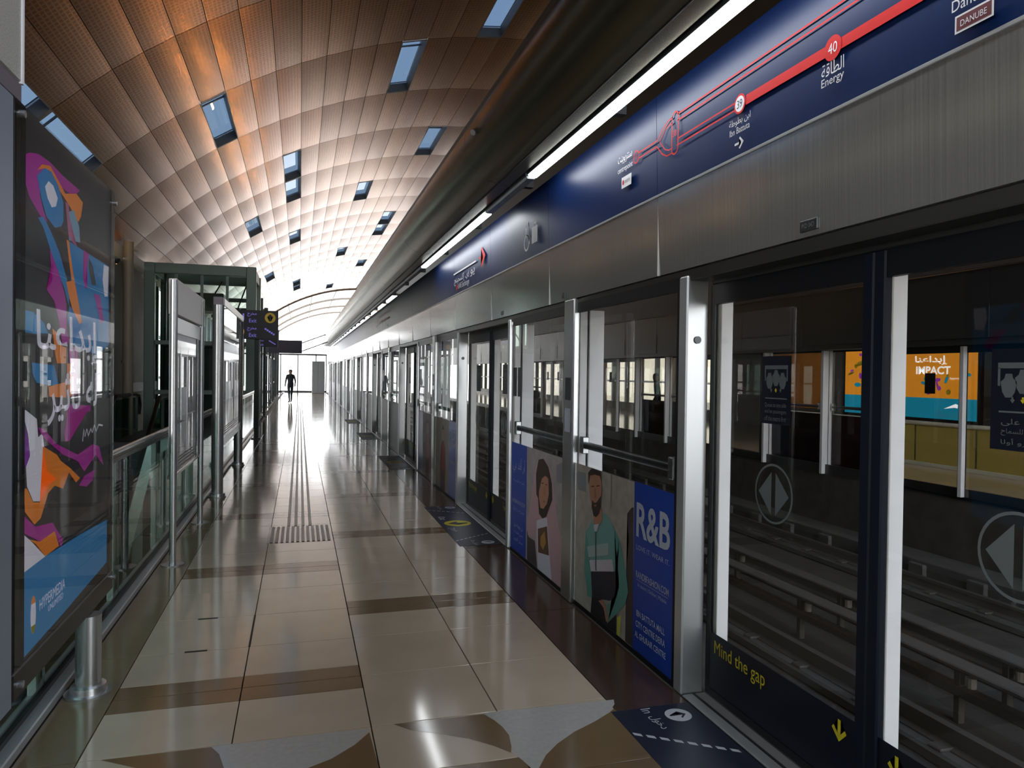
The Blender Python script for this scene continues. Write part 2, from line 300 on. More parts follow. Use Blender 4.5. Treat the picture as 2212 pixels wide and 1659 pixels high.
MAN = [('door',[(3.954,0.799),(3.894,0.846),(3.87,0.85),(3.855,0.031),(3.957,0.012),(3.952,0.456),(3.928,0.642)]),('windowgrey',[(4.773,0.942),(4.605,0.954),(4.6,0.821),(4.754,0.817)]),('seamgrey',[(4.195,1.009),(4.181,1.009),(4.177,0.792),(4.191,0.792)]),('yellow',[(4.07,0.138),(4.016,0.169),(4.032,0.003),(4.077,0.015)]),('trousers',[(4.467,0.149),(4.316,0.179),(4.215,0.052),(4.082,0.153),(4.076,0.01),(4.31,0.001),(4.488,0.011)]),('teal',[(4.473,0.66),(4.589,0.555),(4.598,0.43),(4.525,0.299),(4.102,0.412),(4.118,0.525),(4.077,0.646),(4.241,0.735),(4.313,0.736),(4.323,0.69),(4.395,0.626)]),('tealdark',[(4.589,0.555),(4.598,0.43),(4.606,0.283),(4.562,0.192),(4.546,0.126),(4.467,0.139),(4.486,0.31),(4.51,0.451)]),('tealdark',[(4.123,0.664),(4.055,0.623),(4.009,0.551),(3.952,0.439),(3.921,0.339),(3.956,0.257),(4.082,0.153),(4.193,0.079),(4.22,0.166),(4.085,0.254),(4.044,0.34),(4.098,0.413),(4.133,0.521)]),('navy',[(4.486,0.31),(4.102,0.412),(4.088,0.327),(4.108,0.256),(4.174,0.208),(4.292,0.182),(4.454,0.143)]),('paleteal',[(4.558,0.46),(4.211,0.564),(4.208,0.489),(4.529,0.395)]),('white',[(4.515,0.378),(4.15,0.475),(4.124,0.406),(4.486,0.31)]),('skin',[(4.352,0.154),(4.292,0.177),(4.243,0.158),(4.193,0.079),(4.227,0.058),(4.266,0.132)]),('skin',[(4.457,0.694),(4.326,0.758),(4.306,0.693),(4.358,0.644),(4.447,0.636)]),('white',[(4.446,0.631),(4.359,0.654),(4.394,0.597),(4.432,0.589)]),('zip',[(4.424,0.59),(4.407,0.594),(4.39,0.341),(4.407,0.336)]),('skin',[(4.524,0.945),(4.434,0.972),(4.346,0.974),(4.33,0.933),(4.324,0.846),(4.339,0.775),(4.39,0.697),(4.436,0.693),(4.482,0.739),(4.519,0.814),(4.537,0.882)]),('hair',[(4.478,0.79),(4.439,0.777),(4.414,0.783),(4.389,0.796),(4.331,0.845),(4.334,0.776),(4.356,0.723),(4.403,0.689),(4.449,0.69),(4.482,0.739)]),('lip',[(4.444,0.763),(4.401,0.772),(4.403,0.76),(4.438,0.753)]),('hair',[(4.495,0.88),(4.443,0.891),(4.443,0.884),(4.492,0.873)]),('hair',[(4.408,0.896),(4.351,0.908),(4.351,0.901),(4.405,0.889)]),('shade',[(4.438,0.877),(4.418,0.88),(4.402,0.813),(4.435,0.806)]),('hair',[(4.543,0.881),(4.548,0.962),(4.487,1.008),(4.393,1.02),(4.34,0.997),(4.323,0.934),(4.351,0.967),(4.434,0.965),(4.511,0.947),(4.523,0.914)])]
WOMAN = [('windowgrey',[(5.193,0.933),(5.066,0.971),(5.039,0.815),(5.177,0.802)]),('door',[(5.908,0.283),(5.851,0.237),(5.69,0.24),(5.623,0.007),(5.895,-0.007)]),('pink',[(5.643,0.925),(5.716,0.819),(5.835,0.489),(5.905,0.342),(5.879,0.248),(5.691,0.264),(5.663,0.198),(5.602,-0.023),(5.154,-0.002),(5.005,0.001),(5.003,0.352),(5.13,0.47),(5.227,0.674),(5.302,0.866),(5.422,0.935)]),('white',[(5.646,0.419),(5.498,0.464),(5.391,0.493),(5.321,0.217),(5.266,-0.004),(5.602,-0.02),(5.641,0.284)]),('printbrown',[(5.613,0.358),(5.388,0.424),(5.332,0.206),(5.597,0.169)]),('printgold',[(5.54,0.306),(5.446,0.373),(5.406,0.289),(5.475,0.218),(5.543,0.242)]),('hair',[(5.617,0.924),(5.494,0.946),(5.373,0.895),(5.287,0.778),(5.271,0.652),(5.336,0.58),(5.403,0.498),(5.498,0.464),(5.586,0.487),(5.616,0.609),(5.661,0.633),(5.676,0.8)]),('skin',[(5.524,0.782),(5.441,0.817),(5.369,0.804),(5.352,0.684),(5.396,0.6),(5.477,0.546),(5.551,0.541),(5.591,0.613),(5.594,0.668)]),('hair',[(5.53,0.749),(5.481,0.753),(5.481,0.745),(5.53,0.74)]),('hair',[(5.433,0.752),(5.386,0.755),(5.385,0.748),(5.433,0.744)]),('lip',[(5.492,0.61),(5.427,0.616),(5.443,0.603),(5.484,0.598)]),('shade',[(5.466,0.728),(5.451,0.73),(5.439,0.662),(5.467,0.656)])]
INLAY = [('white',[(0.848,3.332),(0.925,3.342),(1.521,3.316),(1.504,3.269),(1.443,3.193),(1.337,3.126),(1.211,3.06),(1.102,2.981),(1.02,2.901),(0.961,2.814),(0.905,2.71),(0.922,2.634),(0.905,2.71),(0.928,2.823),(0.912,2.889),(0.889,2.957),(0.898,3.005),(0.916,3.107),(0.908,3.189),(0.887,3.261)]),('brown',[(0.429,3.339),(0.856,3.33),(0.887,3.261),(0.908,3.189),(0.916,3.107),(0.898,3.005),(0.882,2.959),(0.826,3.032),(0.735,3.123),(0.634,3.189),(0.495,3.265)]),('brown',[(1.484,3.228),(1.46,2.792),(1.279,2.805),(1.166,2.807),(1.048,2.791),(0.961,2.814),(1.02,2.901),(1.102,2.981),(1.211,3.06),(1.337,3.126),(1.443,3.193)]),('brown',[(-0.777,3.337),(-0.351,3.334),(-0.313,3.265),(-0.283,3.145),(-0.312,3.08),(-0.436,3.148),(-0.623,3.234)]),('white',[(-0.345,3.34),(0.316,3.329),(0.306,3.295),(0.244,3.197),(0.142,3.105),(0.047,3.057),(-0.103,3.025),(-0.261,3.067),(-0.283,3.145),(-0.313,3.265)]),('brown',[(0.315,3.292),(0.326,2.983),(0.322,2.911),(-0.044,3.009),(0.047,3.057),(0.142,3.105),(0.244,3.197)])]

# ------------------------------------------------------------------ setting: vault, walls, floors, tracks
VX, VR = 5.285, 12.983; VZc = EYE - .31272866 * 18.18
DS, S0, ROW, Y0R = .534, -2.793, 2.947, 18.18
K0, K1, R0, R1, RW = -15, 26, -8, 16, 25
SKY = {(-9, -1), (-6, 1), (-6, 2), (-9, 3), (-6, 5), (2, -2), (-1, -1), (2, 1), (-1, 3), (2, 5), (2, 6), (-1, 8), (2, 10), (-6, 11), (-6, 12), (-1, 14), (-9, 8), (-14, -3), (-14, -2), (-6, -3)}
def vp(s, y, up=0.0):
    a = s / VR; return (VX + (VR + up) * math.sin(a), y, VZc + (VR + up) * math.cos(a))
sk = lambda k: S0 + DS * k
yr = lambda r: Y0R + ROW * r
XOP = 2 * VX - 1.87                                  # the screen line of the opposite platform
WL, WR = -4.31, 2 * VX + 4.31
YB, YF = -6.5, 58.0                                # far end open; unseen near end opened over the tracks for daylight

mb = MB()
for r in range(R0, R1):
    for k in range(K0, K1):
        if (k, r) in SKY or (r <= -7 and 0 <= k <= 10): continue      # roof cells over the tracks left out to brighten the screen fins
        mb.poly([vp(sk(k), yr(r), .05), vp(sk(k + 1), yr(r), .05), vp(sk(k + 1), yr(r + 1), .05), vp(sk(k), yr(r + 1), .05)])
ceiling = struct('ceiling', mb, 'ceiling_base', label='vaulted copper ceiling of perforated panels over the platform', fix=False)
# one panel, shared: slightly pillowed sheet with folded edges, in its own local frame
def panel_mesh():
    nu, nv = 4, 6; hw, hl = DS / 2 - .006, ROW / 2 - .008; mb = MB(); vs = []
    for j in range(nv + 1):
        for i in range(nu + 1):
            u = -1 + 2 * i / nu; v = -1 + 2 * j / nv
            vs.append((u * hw, v * hl, -.007 * (1 - u * u) - .014 * (1 - v * v) + (VR * math.cos(u * hw / VR) - VR)))
    fs = [(j * (nu + 1) + i, j * (nu + 1) + i + 1, (j + 1) * (nu + 1) + i + 1, (j + 1) * (nu + 1) + i) for j in range(nv) for i in range(nu)]
    n = len(vs); rim = [i for i in range(nu + 1)] + [j * (nu + 1) + nu for j in range(1, nv + 1)] + [nv * (nu + 1) + i for i in range(nu - 1, -1, -1)] + [j * (nu + 1) for j in range(nv - 1, 0, -1)]
    vs += [(vs[i][0], vs[i][1], vs[i][2] + .03) for i in rim]
    fs += [(rim[a], rim[(a + 1) % len(rim)], n + (a + 1) % len(rim), n + a) for a in range(len(rim))]
    return vs, fs
pv, pf = panel_mesh()
pme = bpy.data.meshes.new('panel'); pme.from_pydata(pv, [], pf); finish(pme, True); pme.materials.append(MATS['copper'])
cells = [(k, r) for r in range(-5, R1) for k in range(K0, 4) if (k, r) not in SKY]
cells.sort(key=lambda c: (Vector(vp(sk(c[0]) + DS / 2, yr(c[1]) + ROW / 2)) - Vector((0, 0, EYE))).length + (30 if c[1] < -4 else 0))
far = MB()
for n, (k, r) in enumerate(cells):
    a = (sk(k) + DS / 2) / VR; M = Matrix.Translation(vp(sk(k) + DS / 2, yr(r) + ROW / 2)) @ Matrix.Rotation(a, 4, 'Y')
    if n < 300:
        o = bpy.data.objects.new('panel', pme); COL.objects.link(o); o.parent = ceiling; o.matrix_local = M
    else:
        far.add([M @ Vector(v) for v in pv], pf)
o = obj('far_panels', far, 'copper', ceiling, smooth=True); o['kind'] = 'stuff'
# skylights: deep reveals with a pane on top, open to the sky
for n, (k, r) in enumerate(sorted(SKY)):
    s0, s1, y0, y1 = sk(k) + .01, sk(k + 1) - .01, yr(r) + .06, yr(r + 1) - .06
    w = thing('window_%d' % (n + 1), 'long narrow roof light in the copper vault', None, vp((s0 + s1) / 2, (y0 + y1) / 2), group='roof lights in the vault', kind='structure')
    mb = MB(); c = [(s0, y0), (s1, y0), (s1, y1), (s0, y1)]
    lo = [vp(s, y, -.012) for s, y in c]; hi = [vp(s, y, .22) for s, y in c]; lo2 = [vp(s, y, -.012) for s, y in [(s0 - .02, y0 - .06), (s1 + .02, y0 - .06), (s1 + .02, y1 + .06), (s0 - .02, y1 + .06)]]
    mb.add(lo + hi + lo2, [(i, (i + 1) % 4, 4 + (i + 1) % 4, 4 + i) for i in range(4)] + [(i, (i + 1) % 4, 8 + (i + 1) % 4, 8 + i) for i in range(4)])
    obj('window_frame', mb, 'reveal', w)
    mb = MB(); mb.add([vp(s, y, .18) for s, y in c] + [vp(s, y, .20) for s, y in c], [(0, 1, 2, 3), (7, 6, 5, 4)] + [(i, 4 + i, 4 + (i + 1) % 4, (i + 1) % 4) for i in range(4)])
    obj('pane', mb, 'glass_sky', w)
    ym = y0 + (y1 - y0) * .22; mb = MB(); mb.add([vp(s0, ym, .16), vp(s1, ym, .16), vp(s1, ym + .03, .16), vp(s0, ym + .03, .16), vp(s0, ym, .19), vp(s1, ym, .19), vp(s1, ym + .03, .19), vp(s0, ym + .03, .19)], [(0, 1, 2, 3), (4, 7, 6, 5), (0, 4, 5, 1), (2, 6, 7, 3)])
    obj('glazing_bar', mb, 'steel_dark', w)
# glazed end of the vault, brown ribs and white panes
gr = thing('glass_roof', 'white glazed end section of the vault with thin brown ribs', None, vp(-5, yr(R1)), kind='structure')
for r in range(R1, RW, 3):
    for k in range(K0, K1, 4):
        mb = MB(); c = [(sk(k) + .02, yr(r) + .05), (sk(k + 4) - .02, yr(r) + .05), (sk(k + 4) - .02, yr(r + 3) - .05), (sk(k) + .02, yr(r + 3) - .05)]
        mb.add([vp(s, y, .0) for s, y in c] + [vp(s, y, .03) for s, y in c], [(0, 1, 2, 3), (7, 6, 5, 4)])
        obj('pane', mb, 'glass_facade', gr, fix=False)
for r in range(R1, RW + 1, 3):
    mb = MB()
    for k in range(K0, K1): mb.add([vp(sk(k), yr(r) - .09, -.1), vp(sk(k + 1), yr(r) - .09, -.1), vp(sk(k + 1), yr(r) + .09, -.1), vp(sk(k), yr(r) + .09, -.1), vp(sk(k), yr(r) - .09, .08), vp(sk(k + 1), yr(r) - .09, .08), vp(sk(k + 1), yr(r) + .09, .08), vp(sk(k), yr(r) + .09, .08)], [(0, 1, 2, 3), (0, 4, 5, 1), (2, 6, 7, 3)])
    obj('rib', mb, 'rib_brown', gr)
for k in range(K0, K1 + 1, 4):
    a, b = vp(sk(k), yr(R1), 0), vp(sk(k), yr(RW), 0); obj('purlin', MB().box(a[0] - .04, a[0] + .04, a[1], b[1], a[2] - .05, a[2] + .05), 'rib_brown', gr)

# long walls: solid panels with a cream band on top near the camera, glazed bays further on
def side_wall(name, x, sgn, solid0, solid1, label, gl='glass_facade'):
    w = thing(name, label, None, (x, 0, 0), kind='structure'); xo = x + sgn * .15; top = vp(sk(K0), 0)[2] + .25
    obj('wall_panel', MB().box(x, xo, solid0, solid1, -4.4, 4.32), 'wall_grey', w)
    obj('cream_band', MB().box(x - sgn * .02, xo, solid0, solid1, 4.34, top), 'wall_cream', w)
    obj('sill_band', MB().box(x - sgn * .03, xo, solid0, solid1, 1.0, 1.25), 'wall_brown', w)
    for a, b in ((YB, solid0), (solid1, YF + 4)):
        n = max(1, round((b - a) / 1.55)); st = (b - a) / n
        obj('plinth', MB().box(x, xo, a, b, -4.4, .35), 'wall_grey', w)
        obj('head_beam', MB().box(x, xo, a, b, 4.2, top), 'wall_cream', w)
        for i in range(n + 1): obj('mullion', MB().box(x - sgn * .05, xo, a + i * st - .06, a + i * st + .06, .35, 4.2), 'steel_dark', w)
        for z in (1.35, 2.65): obj('transom', MB().box(x, xo, a, b, z - .04, z + .04), 'steel_dark', w)
        for i in range(n): obj('pane', MB().box(x + sgn * .06, x + sgn * .075, a + i * st + .06, a + (i + 1) * st - .06, .35, 4.2), gl, w)
side_wall('wall_left', WL, -1, 5.0, 25.0, 'long side wall behind the lift, grey below a cream band')  # unseen bays beside the camera glazed to let light onto the near floor
side_wall('wall_right', WR, 1, -4.0, 24.0, 'long side wall behind the opposite platform', 'glass_facade_tinted')

# unseen end walls added to shade the platforms, open between them for daylight
for nm, xa, xb in (('added_wall_back', WL - .15, 2.3), ('added_wall_back_opposite', XOP - .45, WR + .15)):
    mb = MB(); n = 14; q = []
    for i in range(n + 1):
        x = xa + (xb - xa) * i / n; q.append((x, VZc + math.sqrt(max(0, (VR + .04) ** 2 - (x - VX) ** 2))))
    for (x0, z0), (x1, z1) in zip(q, q[1:]):
        mb.add([(x0, -5.6, -1.4), (x1, -5.6, -1.4), (x1, -5.6, z1), (x0, -5.6, z0), (x0, -5.4, -1.4), (x1, -5.4, -1.4), (x1, -5.4, z1), (x0, -5.4, z0)], [(0, 1, 2, 3), (4, 7, 6, 5)])
    struct(nm, mb, 'wall_cream', label='unseen end wall added to keep daylight off the platforms', fix=False)
# our platform: slab, tiles, borders, curb
ST = MB().box(-1.25, 2.05, YB, YF, -.45, -.022)
floor = struct('floor', ST, 'grout', label='polished beige tiled platform floor with brown stripes')
LX = [-.866, -.270, .328, .925, 1.485]
J0, JD = 3.345, .577
tcache = {}
def tile(x0, x1, y0, y1, material, name='tile', g=.0025, top=0.0):
    key = (round(x1 - x0, 3), round(y1 - y0, 3), material)
    if key not in tcache:
        hx, hy = (x1 - x0) / 2 - g, (y1 - y0) / 2 - g; m = MB().box(-hx, hx, -hy, hy, -.02, 0, .0015)
        me = bpy.data.meshes.new(name); me.from_pydata(m.v, [], m.f); finish(me); me.materials.append(MATS[material]); tcache[key] = me
    o = bpy.data.objects.new(name, tcache[key]); COL.objects.link(o); o.parent = floor; o.location = ((x0 + x1) / 2, (y0 + y1) / 2, top); return o
farb, farw = MB(), MB()
for c in range(4):
    ph = 1 if c < 2 else 3
    cuts = []
    for j in range(-9, 96):
        y = J0 + JD * j
        if (j % 4) == ph: cuts += [(y - .15, 's'), (y, 's'), (y + .15, 't')]
        else: cuts.append((y, 't'))
    for (a, ka), (b, kb) in zip(cuts, cuts[1:]):
        if a > YF: break
        if b > YF: b = YF
        m = 'tile_brown' if ka == 's' else 'tile_beige'
        if b <= 13.2 and a > .9: tile(LX[c], LX[c + 1], a, b, m)
        else: (farw if ka == 's' else farb).box(LX[c] + .0025, LX[c + 1] - .0025, a + .0025, b - .0025, -.02, 0)
o = obj('far_tiles', farb, 'tile_beige', floor); o['kind'] = 'stuff'
o = obj('far_stripe_tiles', farw, 'tile_brown', floor); o['kind'] = 'stuff'
for i in range(-3, 14):
    y0 = J0 + JD * 2 * i
    tile(-1.11, LX[0], y0, y0 + JD * 2, 'tile_border', 'border_tile')
obj('border_strip', MB().box(-1.108, LX[0] - .0025, J0 + JD * 28, YF, -.02, 0), 'tile_border', floor)
obj('border_strip', MB().box(-1.108, LX[0] - .0025, YB, J0 - JD * 6, -.02, 0), 'tile_border', floor)
for i in range(-2, 6): tile(LX[4], 1.868, 1.0 + 1.85 * i, 1.0 + 1.85 * (i + 1), 'curb_brown', 'curb_slab')
obj('curb_strip', MB().box(LX[4] + .0025, 1.866, 12.1, YF, -.02, 0), 'curb_brown', floor)
obj('edge_strip', MB().box(1.868, 2.05, YB, YF, -.02, -.002), 'concrete', floor)
# petal inlays in the near tiles
for n, (nm, pts) in enumerate(INLAY):
    bm = bmesh.new(); q = clean_poly(pts); vv = [bm.verts.new((a, b, .0008)) for a, b in q]
    try: f = bm.faces.new(vv); bmesh.ops.triangulate(bm, faces=[f])
    except ValueError: pass
    bm.verts.index_update(); mb = MB().add([v.co for v in bm.verts], [[v.index for v in f.verts] for f in bm.faces]); bm.free()
    obj('inlay', mb, 'tile_white' if nm == 'white' else 'tile_brown', floor)
# raised guidance strip
for i in range(12):
    x = -.272 + .577 * (i + .3) / 12; obj('attention_rib', MB().box(x, x + .026, 7.16, 7.88, 0, .006, .003), 'tactile_metal', floor)
obj('attention_plate', MB().box(-.285, .305, 7.15, 7.89, 0, .0012), 'tile_border', floor)
for i in range(4):
    x = -.112 + .072 * i
    for a, b in ((7.9, 12.0), (12.03, 18.0), (18.03, 32.0), (32.03, 54.0)): obj('guide_rib', MB().box(x, x + .03, a, b, 0, .005, .0025), 'tactile_metal', floor)
# hatch with two lifting slots in the left column
for y in (J0 + JD * 2, J0 + JD * 3): obj('hatch_slot', MB().box(-.62, -.50, y - .012, y + .012, -.0005, .001), 'grout', floor)
obj('hatch_gap', MB().box(-.276, -.264, J0 + JD * 2, J0 + JD * 3, -.0005, .001), 'grout', floor)

# lower hall beside the platform, floor behind the lift
struct('floor_concourse', MB().box(WL, -1.25, YB, 24, -4.6, -4.3), 'tile_border', label='lower concourse floor seen through the balustrade')
struct('floor_side', MB().box(WL, -1.25, 24, YF, -.45, 0), 'tile_beige', label='platform floor widening behind the lift')
struct('platform_edge', MB().box(-1.28, -1.25, YB, 24, -4.3, -.45).box(2.02, 2.08, YB, YF, -1.4, -.45), 'concrete', label='concrete platform side')
# opposite platform
struct('floor_opposite', MB().box(XOP - .12, WR, YB, YF, -.45, 0), 'tile_beige', label='tiled floor of the opposite platform')
struct('wall_opposite', MB().box(XOP - .14, XOP - .12, YB, YF, -1.4, 0), 'track_dark', label='dark platform wall across the tracks')
# tracks
struct('ground_trackbed', MB().box(2.08, XOP - .14, YB - 30, YF + 40, -1.5, -1.1), 'track_dark', label='dark concrete track bed between the platforms')
def rail(x, label, name='running_rail'):
    t = thing(name, label, 'rail', (x, 0, -1.1), group=None)
    obj('plinth', MB().box(x - .17, x + .17, YB - 30, YF + 40, -1.1, -1.0, .02), 'concrete', t)
    prof = [(-.07, 0), (.07, 0), (.07, .012), (.012, .03), (.012, .11), (.035, .12), (.035, .15), (-.035, .15), (-.035, .12), (-.012, .11), (-.012, .03), (-.07, .012)]
    obj('rail_head', MB().profile_y([(x + a, -1.0 + b) for a, b in prof], YB - 30, YF + 40), 'rail_steel', t)
    for i in range(24): obj('rail_clip', MB().box(x - .15, x + .15, 1.0 + i * .75, 1.12 + i * .75, -1.0, -.975, .008), 'rail_steel', t)
rail(3.05, 'nearest running rail below the platform screen'); rail(4.49, 'second running rail from the platform screen')
rail(6.08, 'third running rail, first of the far track'); rail(7.52, 'running rail nearest the opposite platform')
def power_rail(x, label):
    t = thing('power_rail', label, 'rail', (x, 0, -1.1))
    obj('cover', MB().box(x - .09, x + .09, YB - 30, YF + 40, -.66, -.62, .01), 'conductor_cover', t)
    obj('conductor', MB().box(x - .05, x + .05, YB - 30, YF + 40, -.88, -.80, .01), 'rail_steel', t)
    for i in range(14):
        y = 2.6 + i * 1.9
        b = obj('bracket', MB().box(x - .03, x + .03, y - .03, y + .03, -1.1, -.64, .006), 'conductor_cover', t)
        obj('insulator', MB().tube((x, y - .11, -.78), (x, y - .11, -.70), .035, 10), 'insulator', b)
power_rail(5.05, 'covered power rail on brackets beside the near track'); power_rail(5.55, 'covered power rail on brackets beside the far track')
# a low service wall with niches at the foot of the opposite platform
sw = thing('cable_trough', 'dark cable trough with blocks along the far track', 'cable trough', (8.2, 0, -1.1))
obj('trough', MB().box(8.05, XOP - .145, -5, YF, -1.1, -.82, .01), 'concrete', sw)
for i in range(22): obj('block', MB().box(7.98, 8.05, 3.2 + i * .9, 3.45 + i * .9, -1.1, -.86, .01), 'concrete', sw)
struct('ground_outside', MB().box(-160, 170, -160, 260, -9.5, -9.0), 'exterior_sand', label='pale ground outside the station')
# end screen of the hall
es = thing('end_screen', 'glazed end screen of the hall with thin frames', None, (0, YF, 0), kind='structure')
for x in (-4.2, -2.8, -1.4, -.15, 1.2, 1.95): obj('frame_post', MB().box(x - .04, x + .04, YF - .1, YF, 0, 2.9), 'steel_dark', es)
obj('frame_head', MB().box(-4.2, 2.0, YF - .1, YF, 2.82, 2.95), 'steel_dark', es); obj('frame_foot', MB().box(-4.2, 2.0, YF - .1, YF, 0, .12), 'steel_dark', es)
for a, b in ((-4.2, -2.8), (-2.8, -1.4), (-1.4, -.15), (-.15, 1.2), (1.2, 1.95)): obj('pane', MB().box(a + .04, b - .04, YF - .06, YF - .045, .12, 2.82), 'glass_clear', es)

# ------------------------------------------------------------------ platform screen: fixed bays, doors, header
PER = 5.5; NB = 9
def fixed_screen(mirror, label, group, ads=True):
    """bay from Y 3.27 to 6.56; mirror False = our side"""
    fx = (lambda x: 2 * VX - x) if mirror else (lambda x: x)
    t = thing('fixed_screen', label, 'platform screen', (fx(1.9), 3.27, 0), group)
    B = lambda x0, x1, *a: MB().box(fx(x0), fx(x1), *a)
    obj('jamb', B(1.87, 1.995, 3.27, 3.355, .0, 2.13, .008), 'jamb_steel', t); obj('jamb', B(1.87, 1.995, 6.475, 6.56, .0, 2.13, .008), 'jamb_steel', t)
    p = obj('mid_post', B(1.852, 1.90, 4.80, 5.0, .0, 2.16, .008), 'steel', t)
    for y in (4.80, 6.415):
        obj('fin', B(1.902, 1.956, y, y + .05, .0, 2.08, .003), 'aluminium', t); obj('fin', B(1.974, 2.085, y, y + .06, .0, 2.08, .003), 'aluminium', t)
        obj('fin_joint', B(1.956, 1.974, y + .02, y + .05, .0, 2.08), 'frame_black', t)
    for a, b in ((3.385, 4.80), (5.0, 6.415)):
        obj('pane', B(1.885, 1.893, a, b, .03, 2.06), 'glass_fixed', t)
        obj('top_frame', B(1.878, 1.90, a, b, 2.06, 2.13), 'frame_black', t); obj('bottom_frame', B(1.878, 1.90, a, b, 0.0, .03), 'frame_black', t)
        r = obj('push_bar', MB().tube((fx(1.925), a + .08, 1.13), (fx(1.925), b - .06, 1.13), .026, 12), 'steel_dark', t, True)
        obj('bar_bracket', B(1.895, 1.945, b - .09, b - .03, 1.07, 1.19, .006), 'steel', r); obj('bar_bracket', B(1.895, 1.945, a + .05, a + .11, 1.07, 1.19, .006), 'steel', r)
    obj('stile', B(1.878, 1.90, 3.355, 3.385, 0, 2.13), 'frame_black', t)
    s = obj('camera_dot', MB().tube((fx(1.93), 3.2695, 1.806), (fx(1.93), 3.262, 1.806), .019, 16), 'steel_dark', t, True)
    return t
def screen_door(mirror, label, group):
    """double sliding door from Y 1.06 to 3.27"""
    fx = (lambda x: 2 * VX - x) if mirror else (lambda x: x); F = 1 if mirror else -1
    t = thing('screen_door', label, 'platform door', (fx(2.0), 2.165, 0), group, kind='thing')
    B = lambda x0, x1, *a: MB().box(fx(x0), fx(x1), *a)
    obj('sill', B(1.87, 2.0, 1.07, 3.258, 0, .012, .004), 'aluminium_sill', t); obj('sill_groove', B(1.925, 1.94, 1.07, 3.258, .012, .0135), 'steel_dark', t)
    obj('head_rail', B(2.0, 2.09, 1.07, 3.258, 2.085, 2.165, .006), 'header_dark', t)
    for n, (a, b) in enumerate(((2.165, 3.258), (1.072, 2.165))):
        lf = obj('door_leaf', B(2.0, 2.03, a, a + .05, .015, 2.085).box(fx(2.0), fx(2.03), b - .035, b, .015, 2.085).box(fx(2.0), fx(2.03), a + .05, b - .035, 1.985, 2.085).box(fx(2.0), fx(2.03), a + .05, b - .035, .015, .05), 'frame_black', t)
        obj('pane', B(2.008, 2.018, a + .05, b - .035, .05, 1.985), 'glass_door', lf)
        obj('edge_fin', B(2.022, 2.088, b - .062, b - .006, .05, 2.07, .003), 'aluminium', lf)
        obj('seal', B(1.992, 2.03, (a if n == 0 else b - .055), (a + .055 if n == 0 else b), .015, 2.085, .006), 'rubber_navy', lf)
        if mirror: obj('notice_back', MB().box(fx(2.0045), fx(2.0035), (a + b) / 2 - .09, (a + b) / 2 + .09, 1.42, 1.71), 'steel_dark', lf)
        if not mirror:
            st = obj('gap_sticker', B(2.0035, 2.0045, a + .055, b - .04, .05, .337), 'navy_sticker', lf)
    return t

def door_print(t, c):
    """stickers on a door whose centre is at Y = c"""
    X = 2.0035; L = [o for o in t.children if o.name.startswith('door_leaf')]
    L.sort(key=lambda o: -sum(v.co.y for v in o.data.vertices) / len(o.data.vertices)); l0, l1 = L[0], L[1]
    text('lettering', 'Mind the gap', (X, c + .81, .262), .41, .085, 'print_yellow', l0)
    text('lettering', 'انتبه للفجوة', (X, c - .72, .27), .36, .085, 'print_yellow', l1, arabic=True)
    for lf, y in ((l0, c + .14), (l1, c - .14)):
        flat('arrow', [(y + .008, .31), (y - .008, .31), (y - .008, .255), (y - .03, .28), (y - .04, .267), (y, .225), (y + .04, .267), (y + .03, .28), (y + .008, .255)], X, 'print_yellow', lf, .0015)
    for n, (lf, y) in enumerate(((l0, c + .567), (l1, c - .567))):
        nt = flat('notice', [(y + .102, 1.716), (y - .102, 1.716), (y - .102, 1.416), (y + .102, 1.416)], 2.006, 'navy_sticker', lf, .001)
        P = lambda nm, q, m='print_grey': flat(nm, [(y + a, b) for a, b in q], 2.006, m, nt, .002)
        P('door_sign', [(.08, 1.675), (-.08, 1.675), (-.08, 1.658), (.08, 1.658)], 'print_grey'); P('door_sign', [(.08, 1.66), (.072, 1.66), (.072, 1.606), (.08, 1.606)]); P('door_sign', [(-.08, 1.66), (-.072, 1.66), (-.072, 1.606), (-.08, 1.606)])
        for k, (dx, dz) in enumerate(((.045, 0), (0, .012), (-.045, 0))):
            P('figure_sign', [(dx + .010, 1.642 + dz), (dx - .010, 1.642 + dz), (dx - .014, 1.628 + dz), (dx - .026, 1.618 + dz), (dx - .020, 1.588 + dz), (dx - .010, 1.572 + dz), (dx + .010, 1.572 + dz), (dx + .020, 1.588 + dz), (dx + .026, 1.618 + dz), (dx + .014, 1.628 + dz)])
        for dx in (.032, 0, -.032): P('arrow', [(dx + .003, 1.574), (dx - .003, 1.574), (dx - .003, 1.566), (dx - .008, 1.566), (dx, 1.555), (dx + .008, 1.566), (dx + .003, 1.566)], 'print_yellow' if dx == 0 else 'print_grey')
        P('rule', [(.075, 1.532), (-.075, 1.532), (-.075, 1.527), (.075, 1.527)])
        for i, s in enumerate(('Queue to one side', 'and let passengers', 'off the metro first') if n == 0 else ('قف على', 'جانب للسماح', 'المترو أولا')):
            text('lettering', s, (2.0036, y, 1.499 - .029 * i), .15 if n == 0 else .13, .022, 'print_grey', nt, arabic=bool(n))
        ds_ = band('opening_sign', ring(y, 1.11, .127, .127, 36), .010, X, 'print_grey', lf, .003, closed=True)
        flat('triangle', [(y + .014, 1.205), (y + .014, 1.015), (y + .105, 1.11)], X, 'print_grey', ds_, .003); flat('triangle', [(y - .014, 1.205), (y - .105, 1.11), (y - .014, 1.015)], X, 'print_grey', ds_, .003)

